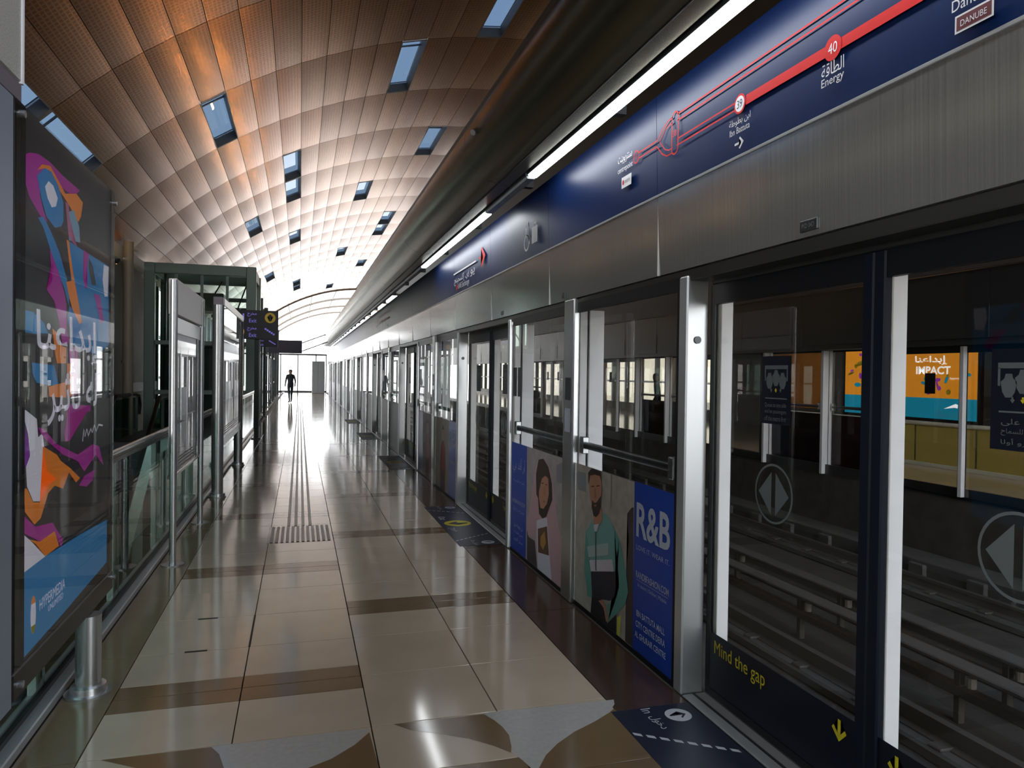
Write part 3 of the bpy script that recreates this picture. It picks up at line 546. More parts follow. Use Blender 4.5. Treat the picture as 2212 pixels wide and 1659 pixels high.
def floor_mat(t_label, c):
    t = thing('floor_sticker', t_label, 'floor sticker', (1.66, c, 0), 'queue stickers in front of the doors')
    Z = .0022
    def P(nm, q, m, par, z):
        bm = bmesh.new(); f = bm.faces.new([bm.verts.new((a, c + b, z)) for a, b in q]); bmesh.ops.triangulate(bm, faces=[f]); bm.verts.index_update()
        mb = MB().add([v.co for v in bm.verts], [[v.index for v in f.verts] for f in bm.faces]); bm.free(); return obj(nm, mb, m, par)
    base = obj('sheet', MB().box(1.452, 1.866, c - 1.03, c + 1.03, .0005, .002), 'mat_navy', t)
    for s in (1, -1):
        P('disc', [(1.752 + .064 * math.cos(a), s * .92 + .064 * math.sin(a)) for a in [i * math.pi / 12 for i in range(24)]], 'mat_white', base, Z)
        P('arrow', [(1.708, s * .92 + .005), (1.708, s * .92 - .005), (1.772, s * .92 - .005), (1.752, s * .92 - .028), (1.759, s * .92 - .034), (1.792, s * .92), (1.759, s * .92 + .034), (1.752, s * .92 + .028), (1.772, s * .92 + .005)], 'mat_navy', base, Z + .0008)
        u, v = Vector((0, -1, 0)), Vector((1, 0, 0))
        text('lettering', 'In', (1.625, c + s * .92 + .075, Z), None, .05, 'mat_white', base, u, v, lift=.0004); text('lettering', 'دخول', (1.625, c + s * .92 - .045, Z), None, .055, 'mat_white', base, u, v, arabic=True, lift=.0004)
        for i in range(8):
            f0, f1 = (i + .1) / 8, (i + .75) / 8; a = lambda f: (1.457 + .40 * f, s * (.81 - .27 * f)); p0, p1 = a(f0), a(f1)
            P('dash', [(p0[0], p0[1] - .012), (p1[0], p1[1] - .012), (p1[0], p1[1] + .012), (p0[0], p0[1] + .012)], 'mat_white', base, Z)
    P('disc', [(1.65 + .145 * math.cos(a), .15 * math.sin(a)) for a in [i * math.pi / 16 for i in range(32)]], 'print_yellow', base, Z)
    P('arrow', [(1.76, -.018), (1.76, .018), (1.64, .018), (1.665, .07), (1.64, .085), (1.54, 0), (1.64, -.085), (1.665, -.07), (1.64, -.018)], 'mat_navy', base, Z + .0008)
    u, v = Vector((0, -1, 0)), Vector((1, 0, 0))
    text('lettering', 'Out', (1.54, c + .30, Z), None, .075, 'mat_white', base, u, v, lift=.0004); text('lettering', 'خروج', (1.54, c - .30, Z), None, .09, 'mat_white', base, u, v, arabic=True, lift=.0004)
    return t

def label_bay(n): return ['behind the camera', 'nearest to the camera', 'beyond the second door'][n] if n < 3 else '%s bay along the platform' % ORD[n]
proto_f = fixed_screen(False, 'steel framed glass screen with adverts of a man in teal and a woman', 'fixed glass screens between the platform doors')
proto_d = screen_door(False, 'dark framed sliding glass platform door lettered Mind the gap, nearest the camera', 'sliding platform doors on our side')
DOORS, SCREENS = [proto_d], [proto_f]
for n in range(1, NB):
    DOORS.append(copy_tree(proto_d, None, PER * n, 'sliding glass platform door, %s along our platform from the camera' % ORD[n]))
    SCREENS.append(copy_tree(proto_f, None, PER * n, 'steel framed glass screen with adverts, %s along our platform from the camera' % ORD[n]))
# the bay beside the camera, to the right of the picture
copy_tree(proto_f, None, -PER, 'steel framed glass screen without adverts beside the camera'); copy_tree(proto_d, None, -PER, 'sliding glass platform door behind the camera')
door_print(proto_d, 2.165); door_print(DOORS[1], 2.165 + PER); door_print(DOORS[2], 2.165 + 2 * PER)
for n in range(5): floor_mat('navy queueing sticker with dashed lines on the floor, before the %s platform door' % ORD[n], 2.165 + PER * n)

# advert sheets on the screens
AX = 1.884
def advert(screen, y0, y1, z1, material, name='advert'):
    return obj(name, MB().box(AX - .0015, AX, y0, y1, .03, z1), material, screen)
def prints(sheet, shapes, dy=0.0, k0=0):
    for i, (nm, q) in enumerate(shapes):
        s = [(a + (a - 4.2) * .008 + dy, min(max(b, .032), 1.0)) for a, b in q]
        try: flat('print_' + nm, s, AX - .0015, 'photo_' + nm, sheet, .0004 * (i + 1))
        except ValueError: pass
s0 = SCREENS[0]
a1 = advert(s0, 3.86, 4.795, 1.0, 'ad_stone'); prints(a1, MAN)
b1 = advert(s0, 3.388, 3.86, 1.005, 'ad_blue'); X = AX - .0016
text('lettering', 'R&B', (X, 3.626, .79), .40, .20, 'ad_bluewhite', b1, bold=.022)
text('lettering', 'LOVE IT. WEAR IT.', (X, 3.626, .632), .39, .028, 'ad_bluewhite', b1)
text('lettering', 'RANDBFASHION.COM', (X, 3.626, .475), .39, .040, 'ad_bluewhite', b1, bold=.014)
flat('rule', [(3.82, .445), (3.44, .445), (3.44, .4425), (3.82, .4425)], X, 'ad_bluewhite', b1, .0012)
text('lettering', 'In store | Online | Mobile', (X, 3.626, .415), .34, .028, 'ad_bluewhite', b1)
for i, (s, w) in enumerate((('IBN BATTUTA MALL', .34), ('CITY CENTRE DEIRA', .35), ('AL GHURAIR CENTRE', .37))): text('lettering', s, (X, 3.64, .252 - .062 * i), w, .036, 'ad_bluewhite', b1, bold=.014)
a2 = advert(s0, 5.003, 5.95, 1.0, 'ad_palewall'); prints(a2, WOMAN)
b2 = advert(s0, 5.95, 6.413, 1.0, 'ad_blue')
text('lettering', 'آر أند بي'.replace('آ', 'أ'), (X, 6.18, .80), .37, .15, 'ad_bluewhite', b2, arabic=True)
text('lettering', 'أحبه البسه', (X, 6.18, .665), .34, .035, 'ad_bluewhite', b2, arabic=True)
text('lettering', 'RANDBFASHION.COM', (X, 6.18, .475), .38, .034, 'ad_bluewhite', b2)
text('lettering', 'متجر | نت | جوال', (X, 6.18, .405), .33, .035, 'ad_bluewhite', b2, arabic=True)
for i, s in enumerate(('ابن بطوطة مول', 'سيتي سنتر ديرة', 'سنتر الغرير'.replace('غ', 'ع'))): text('lettering', s, (X, 6.18, .26 - .062 * i), .28, .045, 'ad_bluewhite', b2, arabic=True)
mat('photo_red', (.26, .035, .03), .45); mat('photo_grey', (.26, .26, .29), .5)
s1 = SCREENS[1]; D = PER
def at_bay(sc, y0, y1, z1, m): return obj('advert', MB().box(AX - .0015, AX, y0, y1, .03, z1), m, sc)
# (the sheets of the second bay are drawn at the first bay's place, the bay carries them along)
ORI[s1.name] = Vector(s1.location)
c1 = at_bay(s1, 3.86 + D, 4.795 + D, 1.0, 'ad_stone'); c2 = at_bay(s1, 3.388 + D, 3.86 + D, 1.0, 'ad_blue'); c3 = at_bay(s1, 5.003 + D, 5.95 + D, 1.0, 'ad_palewall'); c4 = at_bay(s1, 5.95 + D, 6.413 + D, 1.0, 'ad_blue')
text('lettering', 'R&B', (X, 3.626 + D, .79), .40, .20, 'ad_bluewhite', c2); text('lettering', 'RANDBFASHION.COM', (X, 3.626 + D, .475), .39, .040, 'ad_bluewhite', c2)
for sh, yc in ((c1, 4.25 + D), (c3, 5.5 + D)):
    flat('print_coat', [(yc + a, b) for a, b in [(.16, .03), (.20, .35), (.15, .62), (.06, .70), (-.06, .70), (-.16, .62), (-.20, .35), (-.16, .03)]], AX - .0015, 'photo_red', sh, .0004)
    flat('print_face', ring(yc, .80, .055, .085, 16), AX - .0015, 'photo_skin', sh, .0008); flat('print_hair', ring(yc, .845, .065, .065, 16, 0, math.pi), AX - .0015, 'photo_hair', sh, .0012)
    flat('print_trousers', [(yc + .11, .03), (yc + .10, .30), (yc - .10, .30), (yc - .11, .03)], AX - .0015, 'photo_trousers', sh, .0016)
for n in range(2, NB):
    sc = SCREENS[n]; ORI[sc.name] = Vector(sc.location); dy = PER * n
    for a, b in ((3.388, 4.795), (5.003, 6.413)):
        at_bay(sc, a + dy, b + dy, 1.0, 'photo_grey' if n > 2 else 'photo_windowgrey')

# header: brushed steel panels over the doors, navy sign band above them
hd = thing('screen_header', 'brushed steel header over the platform doors', None, (1.87, 0, 2.165), kind='structure')
SEAM = 1.79; YS = 3.579
for i in range(-5, 28):
    if i == -2: continue
    a, b = YS + SEAM * (i - (i == -1)), YS + SEAM * (i + 1)
    mb = MB().add([(1.870, a + .003, 2.165), (1.870, b - .003, 2.165), (1.856, b - .003, 2.590), (1.856, a + .003, 2.590), (1.90, a + .003, 2.165), (1.90, b - .003, 2.165), (1.886, b - .003, 2.590), (1.886, a + .003, 2.590)],
                  [(0, 1, 2, 3), (4, 7, 6, 5), (0, 4, 5, 1), (3, 2, 6, 7), (0, 3, 7, 4), (1, 5, 6, 2)])
    obj('steel_panel', mb, 'fascia_steel', hd)
    obj('seam_strip', MB().box(1.862, 1.88, a - .003, a + .003, 2.165, 2.59), 'aluminium', hd)
obj('edge_trim', MB().box(1.850, 1.866, YS - SEAM * 5, YS + SEAM * 28, 2.588, 2.602, .002), 'aluminium_sill', hd)
obj('under_beam', MB().box(1.885, 2.0, YB, 53, 2.105, 2.165, .005), 'header_dark', hd)
obj('back_box', MB().box(1.90, 2.30, YB, 53, 2.17, 3.10), 'header_dark', hd)
for y, w in ((2.36, .05), (5.05, .03), (6.75, .03)):
    pl = obj('rating_plate', MB().box(1.862, 1.87, y - w, y + w, 2.185, 2.228, .002), 'steel_dark', hd)
for n_ in range(3):
    for yy, z_, h_, m_ in ((4.90, 1.60, .16, 'navy_sticker'), (4.90, 1.38, .17, 'ad_bluewhite')): flat('label_sticker', [(yy + .055 + PER * n_, z_), (yy - .055 + PER * n_, z_), (yy - .055 + PER * n_, z_ - h_), (yy + .055 + PER * n_, z_ - h_)], 1.852, m_, SCREENS[n_], .001)
    for yy in (6.34, 6.20): flat('notice', [(yy + .055 + PER * n_, 1.68), (yy - .055 + PER * n_, 1.68), (yy - .055 + PER * n_, 1.42), (yy + .055 + PER * n_, 1.42)], 1.885, 'navy_sticker', SCREENS[n_], .002)
text('lettering', 'PSD 04D', (1.862, 2.36, 2.206), .07, .018, 'steel', hd)

def sign_band(y0, y1, label):
    t = thing('sign_band', label, 'station sign', (1.85, (y0 + y1) / 2, 2.6), 'navy sign panels above the platform doors')
    n = round((y1 - y0) / SEAM)
    cut = [y0 + SEAM * i for i in range(n + 1) if abs(y0 + SEAM * i - (YS - SEAM)) > .01]
    for a, b in zip(cut, cut[1:]):
        a, b = a + .002, b - .002
        mb = MB().add([(1.854, a, 2.604), (1.854, b, 2.604), (1.838, b, 3.13), (1.838, a, 3.13), (1.88, a, 2.604), (1.88, b, 2.604), (1.87, b, 3.13), (1.87, a, 3.13)], [(0, 1, 2, 3), (4, 7, 6, 5), (0, 4, 5, 1), (3, 2, 6, 7), (0, 3, 7, 4), (1, 5, 6, 2)])
        obj('navy_sheet', mb, 'navy_panel', t)
    return t
SX = 1.838
def P_(t, nm, q, m, lift=.001): return flat(nm, q, SX, m, t, lift)
def route_map(t, dy=0.0):
    """the line diagram, given for the map nearest the camera"""
    S = lambda q: [(a + dy, b) for a, b in q]
    B_ = lambda nm, q, w, m='print_red', cl=False, lf=.001: band(nm, S(q), w, SX, m, t, lf, closed=cl)
    P_(t, 'route_line', S([(2.745, 2.838), (1.2, 2.828), (1.2, 2.790), (2.745, 2.796)]), 'print_red')
    for z in (2.962, 2.930): B_('route_line', [(3.345, z - .004), (.9, z - .04 * 0)], .007)
    for z in (2.832, 2.800): B_('route_line', [(3.345, z), (2.83, z)], .007)
    for z in (2.888, 2.856): B_('route_line', [(3.78, z), (3.56, z)], .007)
    B_('route_line', [(3.56, 2.888), (3.50, 2.93), (3.44, 2.955), (3.39, 2.958)], .007); B_('route_line', [(3.56, 2.856), (3.50, 2.80), (3.45, 2.775), (3.39, 2.775)], .007)
    B_('route_line', [(3.53, 2.872), (3.47, 2.92), (3.42, 2.93), (3.39, 2.93)], .006); B_('route_line', [(3.53, 2.872), (3.47, 2.815), (3.43, 2.80), (3.39, 2.80)], .006)
    B_('interchange', [(3.365 + .033 * math.cos(a), (2.945 if math.sin(a) > 0 else 2.795) + .033 * math.sin(a)) for a in [i * math.pi / 10 for i in range(20)]], .008, cl=True)
    B_('stop', ring(3.812, 2.872, .034, .034, 24), .008, cl=True)
    d = P_(t, 'stop', S(ring(2.790, 2.816, .043, .043, 24)), 'print_red', .0018); P_(t, 'stop', S(ring(2.790, 2.816, .034, .034, 24)), 'print_white', .0024)
    P_(t, 'stop', S(ring(2.212, 2.814, .040, .040, 24)), 'print_red', .0018); B_('stop', ring(2.212, 2.814, .042, .042, 24), .005, cl=True, lf=.002)
    T = lambda s, y, z, w, h, m='print_white', ar=False, lf=.003: text('lettering', s, (SX, y + dy, z), w, h, m, t, arabic=ar, lift=lf)
    T('11', 3.812, 2.872, .022, .028, 'print_red'); T('38', 3.365, 2.868, .034, .034, 'print_red'); T('39', 2.790, 2.816, .040, .036, 'navy_panel'); T('40', 2.212, 2.814, .046, .038)
    T('سنتربوينت', 3.96, 2.905, .19, .05, ar=True); T('centrepoint', 3.955, 2.845, .20, .042)
    bx = P_(t, 'plate', S([(4.005, 2.80), (3.872, 2.80), (3.872, 2.735), (4.005, 2.735)]), 'print_white'); P_(t, 'plate_mark', S(ring(3.982, 2.768, .012, .016, 12)), 'print_red', .002)
    T('metro', 3.925, 2.768, .07, .022, 'print_grey')
    T('ابن بطوطة', 2.787, 2.742, .16, .038, ar=True); T('Ibn Battuta', 2.787, 2.704, .15, .028)
    P_(t, 'arrow', S([(2.825, 2.651), (2.777, 2.651), (2.793, 2.667), (2.785, 2.673), (2.757, 2.646), (2.785, 2.619), (2.793, 2.625), (2.777, 2.641), (2.825, 2.641)]), 'print_white')
    T('الطاقة', 2.210, 2.745, .115, .048, ar=True); T('Energy', 2.210, 2.697, .115, .040)
    T('دانوب', 1.655, 2.765, .11, .045, ar=True); T('Danube', 1.645, 2.718, .13, .034)
    P_(t, 'plate', S([(1.70, 2.686), (1.575, 2.686), (1.575, 2.634), (1.70, 2.634)]), 'print_white'); P_(t, 'plate', S([(1.694, 2.680), (1.581, 2.680), (1.581, 2.640), (1.694, 2.640)]), 'opp_maroon', .0018)
    T('DANUBE', 1.637, 2.658, .085, .018, 'print_white', lf=.0035)
def direction_sign(t, dy=0.0):
    S = lambda q: [(a + dy, b) for a, b in q]
    P_(t, 'arrow', S([(7.60, 2.868), (7.44, 2.868), (7.52, 2.94), (7.49, 2.965), (7.33, 2.855), (7.49, 2.745), (7.52, 2.77), (7.44, 2.842), (7.60, 2.842)]), 'print_red')
    P_(t, 'rule', S([(8.95, 2.858), (7.76, 2.858), (7.76, 2.842), (8.95, 2.842)]), 'print_white')
    for s_, y_, w_ in (('إكسجينج', 8.62, .56), ('إي', 8.17, .20), ('يو', 7.91, .20)): text('lettering', s_, (SX, y_ + dy, 2.752), w_, .11 if w_ > .3 else .085, 'print_white', t, arabic=True)
    text('lettering', 'UAE Exchange', (SX, 8.37 + dy, 2.665), .60, .085, 'print_white', t); P_(t, 'dot', S(ring(8.74, 2.668, .035, .035, 16)), 'print_red')
    w = band('wheelchair_sign', S(ring(5.90, 2.735, .065, .065, 24)), .016, SX, 'print_white', t, .001, closed=True)
    P_(t, 'wheelchair_sign', S([(5.935, 2.80), (5.905, 2.80), (5.90, 2.85), (5.915, 2.87), (5.93, 2.86)]), 'print_white'); P_(t, 'wheelchair_sign', S(ring(5.918, 2.895, .018, .018, 12)), 'print_white'); P_(t, 'wheelchair_sign', S([(5.91, 2.80), (5.85, 2.80), (5.81, 2.72), (5.825, 2.71), (5.865, 2.785), (5.91, 2.785)]), 'print_white')
    for i in range(4): P_(t, 'luggage_sign', S([(5.755 - .038 * i, 2.835), (5.725 - .038 * i, 2.835), (5.725 - .038 * i, 2.70), (5.755 - .038 * i, 2.70)]), 'print_white')
    band('luggage_sign', S([(5.72, 2.835), (5.72, 2.862), (5.65, 2.862), (5.65, 2.835)]), .01, SX, 'print_white', t, .001)
m1 = sign_band(YS - 2 * SEAM, YS + SEAM, 'navy line map of red stops 11 to 40 above the nearest platform door'); route_map(m1)
m2 = sign_band(YS + SEAM, YS + 4 * SEAM, 'navy sign with red arrow, wheelchair and luggage symbols'); direction_sign(m2)
m0 = sign_band(YS - 5 * SEAM, YS - 2 * SEAM, 'navy sign panels above the screen beside the camera')
m3 = sign_band(YS + 4 * SEAM, YS + 7 * SEAM, 'navy sign panels without print, third sign band along the header')
m4 = sign_band(YS + 7 * SEAM, YS + 10 * SEAM, 'navy line map with a short red line, fourth sign band along the header'); route_map(m4, 5 * SEAM + 5.6)
for i in range(10, 25, 3): sign_band(YS + i * SEAM, YS + (i + 3) * SEAM, 'navy sign panels far along the header, %s sign band' % ORD[4 + (i - 10) // 3])

# rounded metal beam with the light line under it
BM = [(1.605, 3.17), (1.60, 3.125), (1.50, 3.135)] + [(1.505 - .285 * math.sin(a), 3.42 - .285 * math.cos(a) * 1.0) for a in [math.radians(d) for d in range(8, 176, 12)]] + [(1.60, 3.74), (1.72, 3.74), (1.72, 3.17)]
bt = thing('overhead_beam', 'rounded olive metal beam running above the platform screen', None, (1.5, 0, 3.1), kind='structure')
yb = -5.2; i = 0
while yb < 44:
    obj('cladding', MB().profile_y(BM, yb + .004, yb + 3.596), 'beam_metal', bt, True); obj('joint_strip', MB().profile_y([(x * .996 + .006, z * .998 + .006) for x, z in BM], yb - .004, yb + .004), 'beam_seam', bt); yb += 3.6
sn = obj('sensor_head', MB().tube((1.225, 5.2, 3.40), (1.19, 5.17, 3.37), .022, 12), 'steel', bt, True)
obj('seam_line', MB().box(1.497, 1.503, -5.2, 45, 3.128, 3.134), 'beam_seam', bt)
obj('gap_shade', MB().box(1.735, 1.80, -5.2, 45, 3.2, 3.6), 'black_gap', bt)  # black boxes stand in for the shade behind the light strips
obj('gap_shade', MB().box(1.70, 1.86, -5.2, 53, 3.60, 3.75), 'black_gap', bt)
for i in range(30): obj('hanger', MB().box(1.705, 1.86, -5 + 1.8 * i, -4.94 + 1.8 * i, 3.18, 3.6), 'black_gap', bt)  # hangers blackened to sink into the shaded gap
segs = [(-3.6, 0.6, 1), (1.2, 5.2, 1), (5.2, 6.5, 0), (6.5, 10.15, 1), (10.15, 11.8, 0), (11.8, 15.6, 0), (15.6, 20.0, 0), (20.0, 24.4, 0), (24.4, 28.8, 0), (28.8, 33.2, 0), (33.2, 37.6, 0), (37.6, 43.5, 0)]
nlit, noff = 0, 0
for a, b, on in segs:
    if on: lb = ['bright tube light under the beam beside the camera', 'long bright tube light under the beam above the line map', 'bright tube light under the beam above the red arrow sign'][nlit]; nlit += 1
    else: lb = 'unlit grey light strip under the beam, %s of its row' % ORD[noff]; noff += 1
    t = thing('strip_light', lb, 'light', (1.65, (a + b) / 2, 3.12), 'light strips under the rounded beam')
    obj('housing', MB().box(1.61, 1.70, a + .01, b - .01, 3.105, 3.16, .004), 'steel_dark', t)
    obj('diffuser', MB().profile_y([(1.618, 3.105), (1.692, 3.105), (1.684, 3.088), (1.626, 3.088)], a + .02, b - .02), 'lamp_on' if on else 'lamp_off', t)

# warm uplights on top of the beam that wash the vault
for i, y in enumerate((18.5, 24.0, 29.5, 35.0)):
    t = thing('uplight', 'warm uplight on top of the rounded beam, %s along it' % ORD[i], 'light', (1.66, y, 3.74), 'warm uplights on the beam')
    obj('housing', MB().box(1.60, 1.72, y - .35, y + .35, 3.745, 3.80, .005), 'steel_dark', t); obj('diffuser', MB().profile_y([(1.612, 3.80), (1.708, 3.80), (1.70, 3.815), (1.62, 3.815)], y - .33, y + .33), 'uplight_warm', t)

# ------------------------------------------------------------------ left side: balustrade, poster cases, lift, escalator
bl = thing('glass_balustrade', 'green tinted glass balustrade with steel handrail along the platform edge', 'balustrade', (-1.18, 3.7, 0))
obj('base_channel', MB().box(-1.25, -1.112, -5, 21.3, 0, .045, .006), 'aluminium_sill', bl)
obj('glass_shoe', MB().box(-1.20, -1.165, -5, 21.3, .045, .07), 'frame_black', bl)
yb = -5.0
while yb < 20.5:
    obj('pane', MB().box(-1.188, -1.178, yb + .006, yb + 1.494, .05, 1.0), 'glass_green', bl); yb += 1.5
obj('handrail', MB().tube((-1.183, -5, 1.055), (-1.183, 21.3, 1.055), .028, 14), 'handrail_steel', bl, True)
obj('rail_channel', MB().box(-1.197, -1.169, -5, 21.3, 1.0, 1.03), 'handrail_steel', bl)
yb = -3.5
while yb < 21: obj('baluster', MB().box(-1.245, -1.20, yb - .025, yb + .025, .0, 1.03, .006), 'aluminium', bl); yb += 1.5

def plain_post(t, x, y, z0, z1, r=.052, base=True):
    p = obj('post', MB().tube((x, y, z0), (x, y, z1), r, 20), 'steel', t, True)
    if base:
        obj('base_plate', MB().lathe(x, y, [(0, .012), (.108, .012), (.108, 0), (0, 0)], 28), 'steel', p)
        obj('base_collar', MB().lathe(x, y, [(r + .002, .05), (r + .022, .045), (r + .026, .012)], 24), 'steel', p, True)
    return p
# big poster case
PX = -1.0
pc = thing('poster_case', 'tall glass poster case with magenta, orange and blue art lettered in Arabic', 'poster case', (-1.04, 3.76, 0))
obj('case_body', MB().box(-1.06, -1.012, 3.03, 4.50, .40, 2.60, .006), 'case_dark', pc)
obj('bottom_frame', MB().box(-1.065, -.992, 3.03, 4.50, .395, .50, .006), 'case_dark', pc)
obj('edge_frame', MB().box(-1.012, -.996, 4.445, 4.50, .50, 2.60), 'case_dark', pc); obj('edge_frame', MB().box(-1.012, -.996, 3.03, 3.15, .50, 2.60), 'frame_black', pc)
ps = obj('poster', MB().box(-1.012, -1.004, 3.15, 4.445, .50, 2.60), 'poster_dark', pc)
for i, (nm, q) in enumerate(ART):
    flat('art_patch', [(min(max(a, 3.152), 4.443), min(max(b, .502), 2.598)) for a, b in q], -1.004, 'art_' + nm, ps, .0001 * (i + 1), face=1)
text('lettering', 'إبداعنا', (-1.0, 3.745, 1.745), .92, .22, 'art_white', ps, u=UL, arabic=True, lift=0, bold=.015); text('lettering', 'له تأثير', (-1.0, 3.80, 1.515), .76, .27, 'art_white', ps, u=UL, arabic=True, lift=0, bold=.015)
band('signature', [(3.93, 1.27), (3.95, 1.33), (3.97, 1.29), (4.0, 1.325), (4.03, 1.29), (4.07, 1.32), (4.10, 1.30), (4.14, 1.335), (4.17, 1.30), (4.22, 1.33), (4.30, 1.32)], .009, -1.0, 'art_white', ps, 0, face=1)
lg = flat('logo', ring(3.262, .648, .030, .075, 24), -1.0, 'art_white', ps, 0, face=1); flat('logo', ring(3.262, .648, .030, .075, 16, .6, 2.6), -1.0, 'art_orange', ps, .0004, face=1); flat('logo', ring(3.262, .648, .030, .075, 16, 3.7, 5.8), -1.0, 'print_yellow', ps, .0004, face=1)
text('lettering', 'HYPERMEDIA', (-1.0, 3.50, .662), .33, .045, 'art_white', ps, u=UL, lift=0); text('lettering', 'UNLIMITED', (-1.0, 3.54, .615), .2, .025, 'art_white', ps, u=UL, lift=0)
for i in range(11): band('fine_line', [(3.98 + .045 * i, .755), (4.05 + .045 * i, .80)], .003, -1.0, 'art_paleblue', ps, 0, face=1)
obj('glass_front', MB().box(-.996, -.990, 3.035, 4.495, .505, 2.595), 'glass_poster', pc)
for y, z in ((3.07, .45), (4.46, .47), (3.07, 2.55), (4.46, 2.53)): obj('glass_fixing', MB().tube((-.992, y, z), (-.972, y, z), .014, 12), 'steel', pc, True)
plain_post(pc, -1.0, 4.05, 0, .395, .058); obj('coupling', MB().box(-1.06, -1.02, 3.014, 3.03, .42, .48), 'case_dark', pc)
# the case beside it, nearer the camera, and the unit above
nc = thing('display_case', 'pale blue grey metal display case edge, cut by the picture border', 'display case', (-1.04, 2.2, 0))
obj('case_frame', MB().box(-1.08, -.99, 1.4, 3.012, .385, 2.595, .006), 'case_grey', nc); obj('face_sheet', MB().box(-.99, -.986, 1.46, 2.95, .47, 2.52), 'case_grey', nc)
plain_post(nc, -1.0, 2.6, 0, .385, .058); plain_post(nc, -1.0, 1.8, 0, .385, .058)
ou = thing('perforated_unit', 'grey perforated metal unit with mauve underside above the poster cases', 'ceiling unit', (-1.25, 2.2, 2.62))
obj('mesh_body', MB().box(-1.6, -1.0, 1.0, 3.12, 2.672, 4.2, .01), 'mesh_grey', ou); obj('edge_bead', MB().box(-1.008, -.994, 3.108, 3.126, 2.672, 4.2), 'aluminium', ou); obj('underside', MB().box(-1.6, -1.0, 1.0, 3.12, 2.60, 2.672, .005), 'case_mauve', ou)
obj('hanger', MB().tube((-1.3, 1.4, 4.2), (-1.3, 1.4, 8.0), .03, 10), 'case_mauve', ou)

# further display stands along the balustrade
def stand(y0, y1, z0, z1, label, head):
    t = thing('display_stand', label, 'display stand', (-1.0, (y0 + y1) / 2, 0))
    for y in (y0, y1):
        p = plain_post(t, -1.0, y, 0, z1, .028 if head else .07, base=(not head))
        if head: obj('foot', MB().lathe(-1.0, y, [(0, .01), (.09, .01), (.09, 0), (0, 0)], 20), 'steel', p)
    if head:
        obj('header_board', MB().box(-1.05, -.985, y0 + .05, y1 + .16, 2.08, z1 + .02, .006), 'board_grey', t)
        obj('glass_sheet', MB().box(-1.022, -1.012, y0 + .05, y1 - .05, z0, 2.07), 'glass_poster', t)
        obj('back_sheet', MB().box(-1.045, -1.035, y0 + .05, y1 - .05, z0, 2.07), 'door_grey', t)
        obj('light_box', MB().box(-1.03, -1.005, y0 + .05, y1 - .05, 1.93, 2.07, .004), 'opp_bright', t)
        obj('lower_bar', MB().box(-1.045, -1.0, y0, y1, z0 - .03, z0, .004), 'handrail_steel', t)
    else:
        obj('case_frame', MB().box(-1.08, -.96, y0 + .12, y0 + .3, z0, z1 + .12, .01), 'case_mauve', t)
        obj('case_body', MB().box(-1.07, -.985, y0 + .3, y1 + .4, z0, z1 + .12, .01), 'case_mauve', t)
        obj('top_frame', MB().box(-.99, -.955, y0 + .3, y1 + .4, z1 + .02, z1 + .12, .006), 'opp_bright', t); obj('bottom_frame', MB().box(-.99, -.955, y0 + .3, y1 + .4, z0, z0 + .12, .006), 'opp_bright', t)
        obj('face_sheet', MB().box(-.988, -.98, y0 + .32, y1 + .38, z0 + .12, z1 + .02), 'door_grey', t); obj('glass_front', MB().box(-.972, -.966, y0 + .32, y1 + .38, z0 + .12, z1 + .02), 'glass_poster', t)
stand(6.55, 8.28, .74, 2.36, 'slim steel display stand with grey header board and glass sheet', True)
stand(9.95, 13.2, .62, 2.45, 'boxy steel display case with white frame beyond the slim stand', False)

# lift tower
lt = thing('lift_tower', 'green grey steel framed glass lift tower', 'lift', (-2.6, 22.9, 0))
LY0, LY1, LXA, LXB, LZ = 21.6, 24.0, -3.9, -1.32, 4.50
for x in (LXA, LXB):
    for y in (LY0, LY1): obj('corner_post', MB().box(x - .13, x + .13, y - .1, y + .1, -4.3 if y == LY0 else 0, LZ, .015), 'lift_green', lt)
for y in (LY0, LY1): obj('top_beam', MB().box(LXA + .13, LXB - .13, y - .09, y + .09, LZ - .28, LZ, .01), 'lift_green', lt)
for x in (LXA, LXB): obj('top_beam', MB().box(x - .1, x + .1, LY0 + .1, LY1 - .1, LZ - .28, LZ, .01), 'lift_green', lt)
for z in (2.35, 1.0, -.2): obj('cross_beam', MB().box(LXA + .13, LXB - .13, LY0 - .05, LY0 + .05, z - .06, z + .06, .01), 'lift_green', lt)
for x in (-3.25, -2.6, -1.95): obj('mullion', MB().box(x - .035, x + .035, LY0 - .04, LY0 + .04, 0, LZ - .28), 'lift_green', lt)
for a, b in ((LXA + .13, -3.285), (-3.215, -2.635), (-2.565, -1.985), (-1.915, LXB - .13)): obj('pane', MB().box(a, b, LY0 - .01, LY0 + .01, .0, LZ - .28), 'glass_lift', lt)
obj('pane', MB().box(LXB - .01, LXB + .01, LY0 + .1, LY1 - .1, 0, LZ - .28), 'glass_lift', lt)
car = obj('lift_car', MB().box(-3.6, -1.65, LY0 + .35, LY1 - .3, 0, 2.25, .02), 'lift_dark', lt); obj('car_roof', MB().box(-3.65, -1.6, LY0 + .3, LY1 - .25, 2.25, 2.4, .02), 'lift_green', car)
obj('machine_box', MB().box(-2.9, -2.1, LY0 + .6, LY1 - .5, 3.3, 3.8, .02), 'lift_dark', lt); obj('guide_rail', MB().box(-3.7, -3.64, LY0 + .9, LY0 + 1.0, -4.3, LZ), 'lift_dark', lt)
for x0, x1 in ((-3.0, -2.2), (-2.0, -1.5)): obj('cable', MB().tube((x0, LY0 + .4, 2.5), (x1, LY0 + 1.2, 4.2), .02, 8), 'lift_dark', lt)
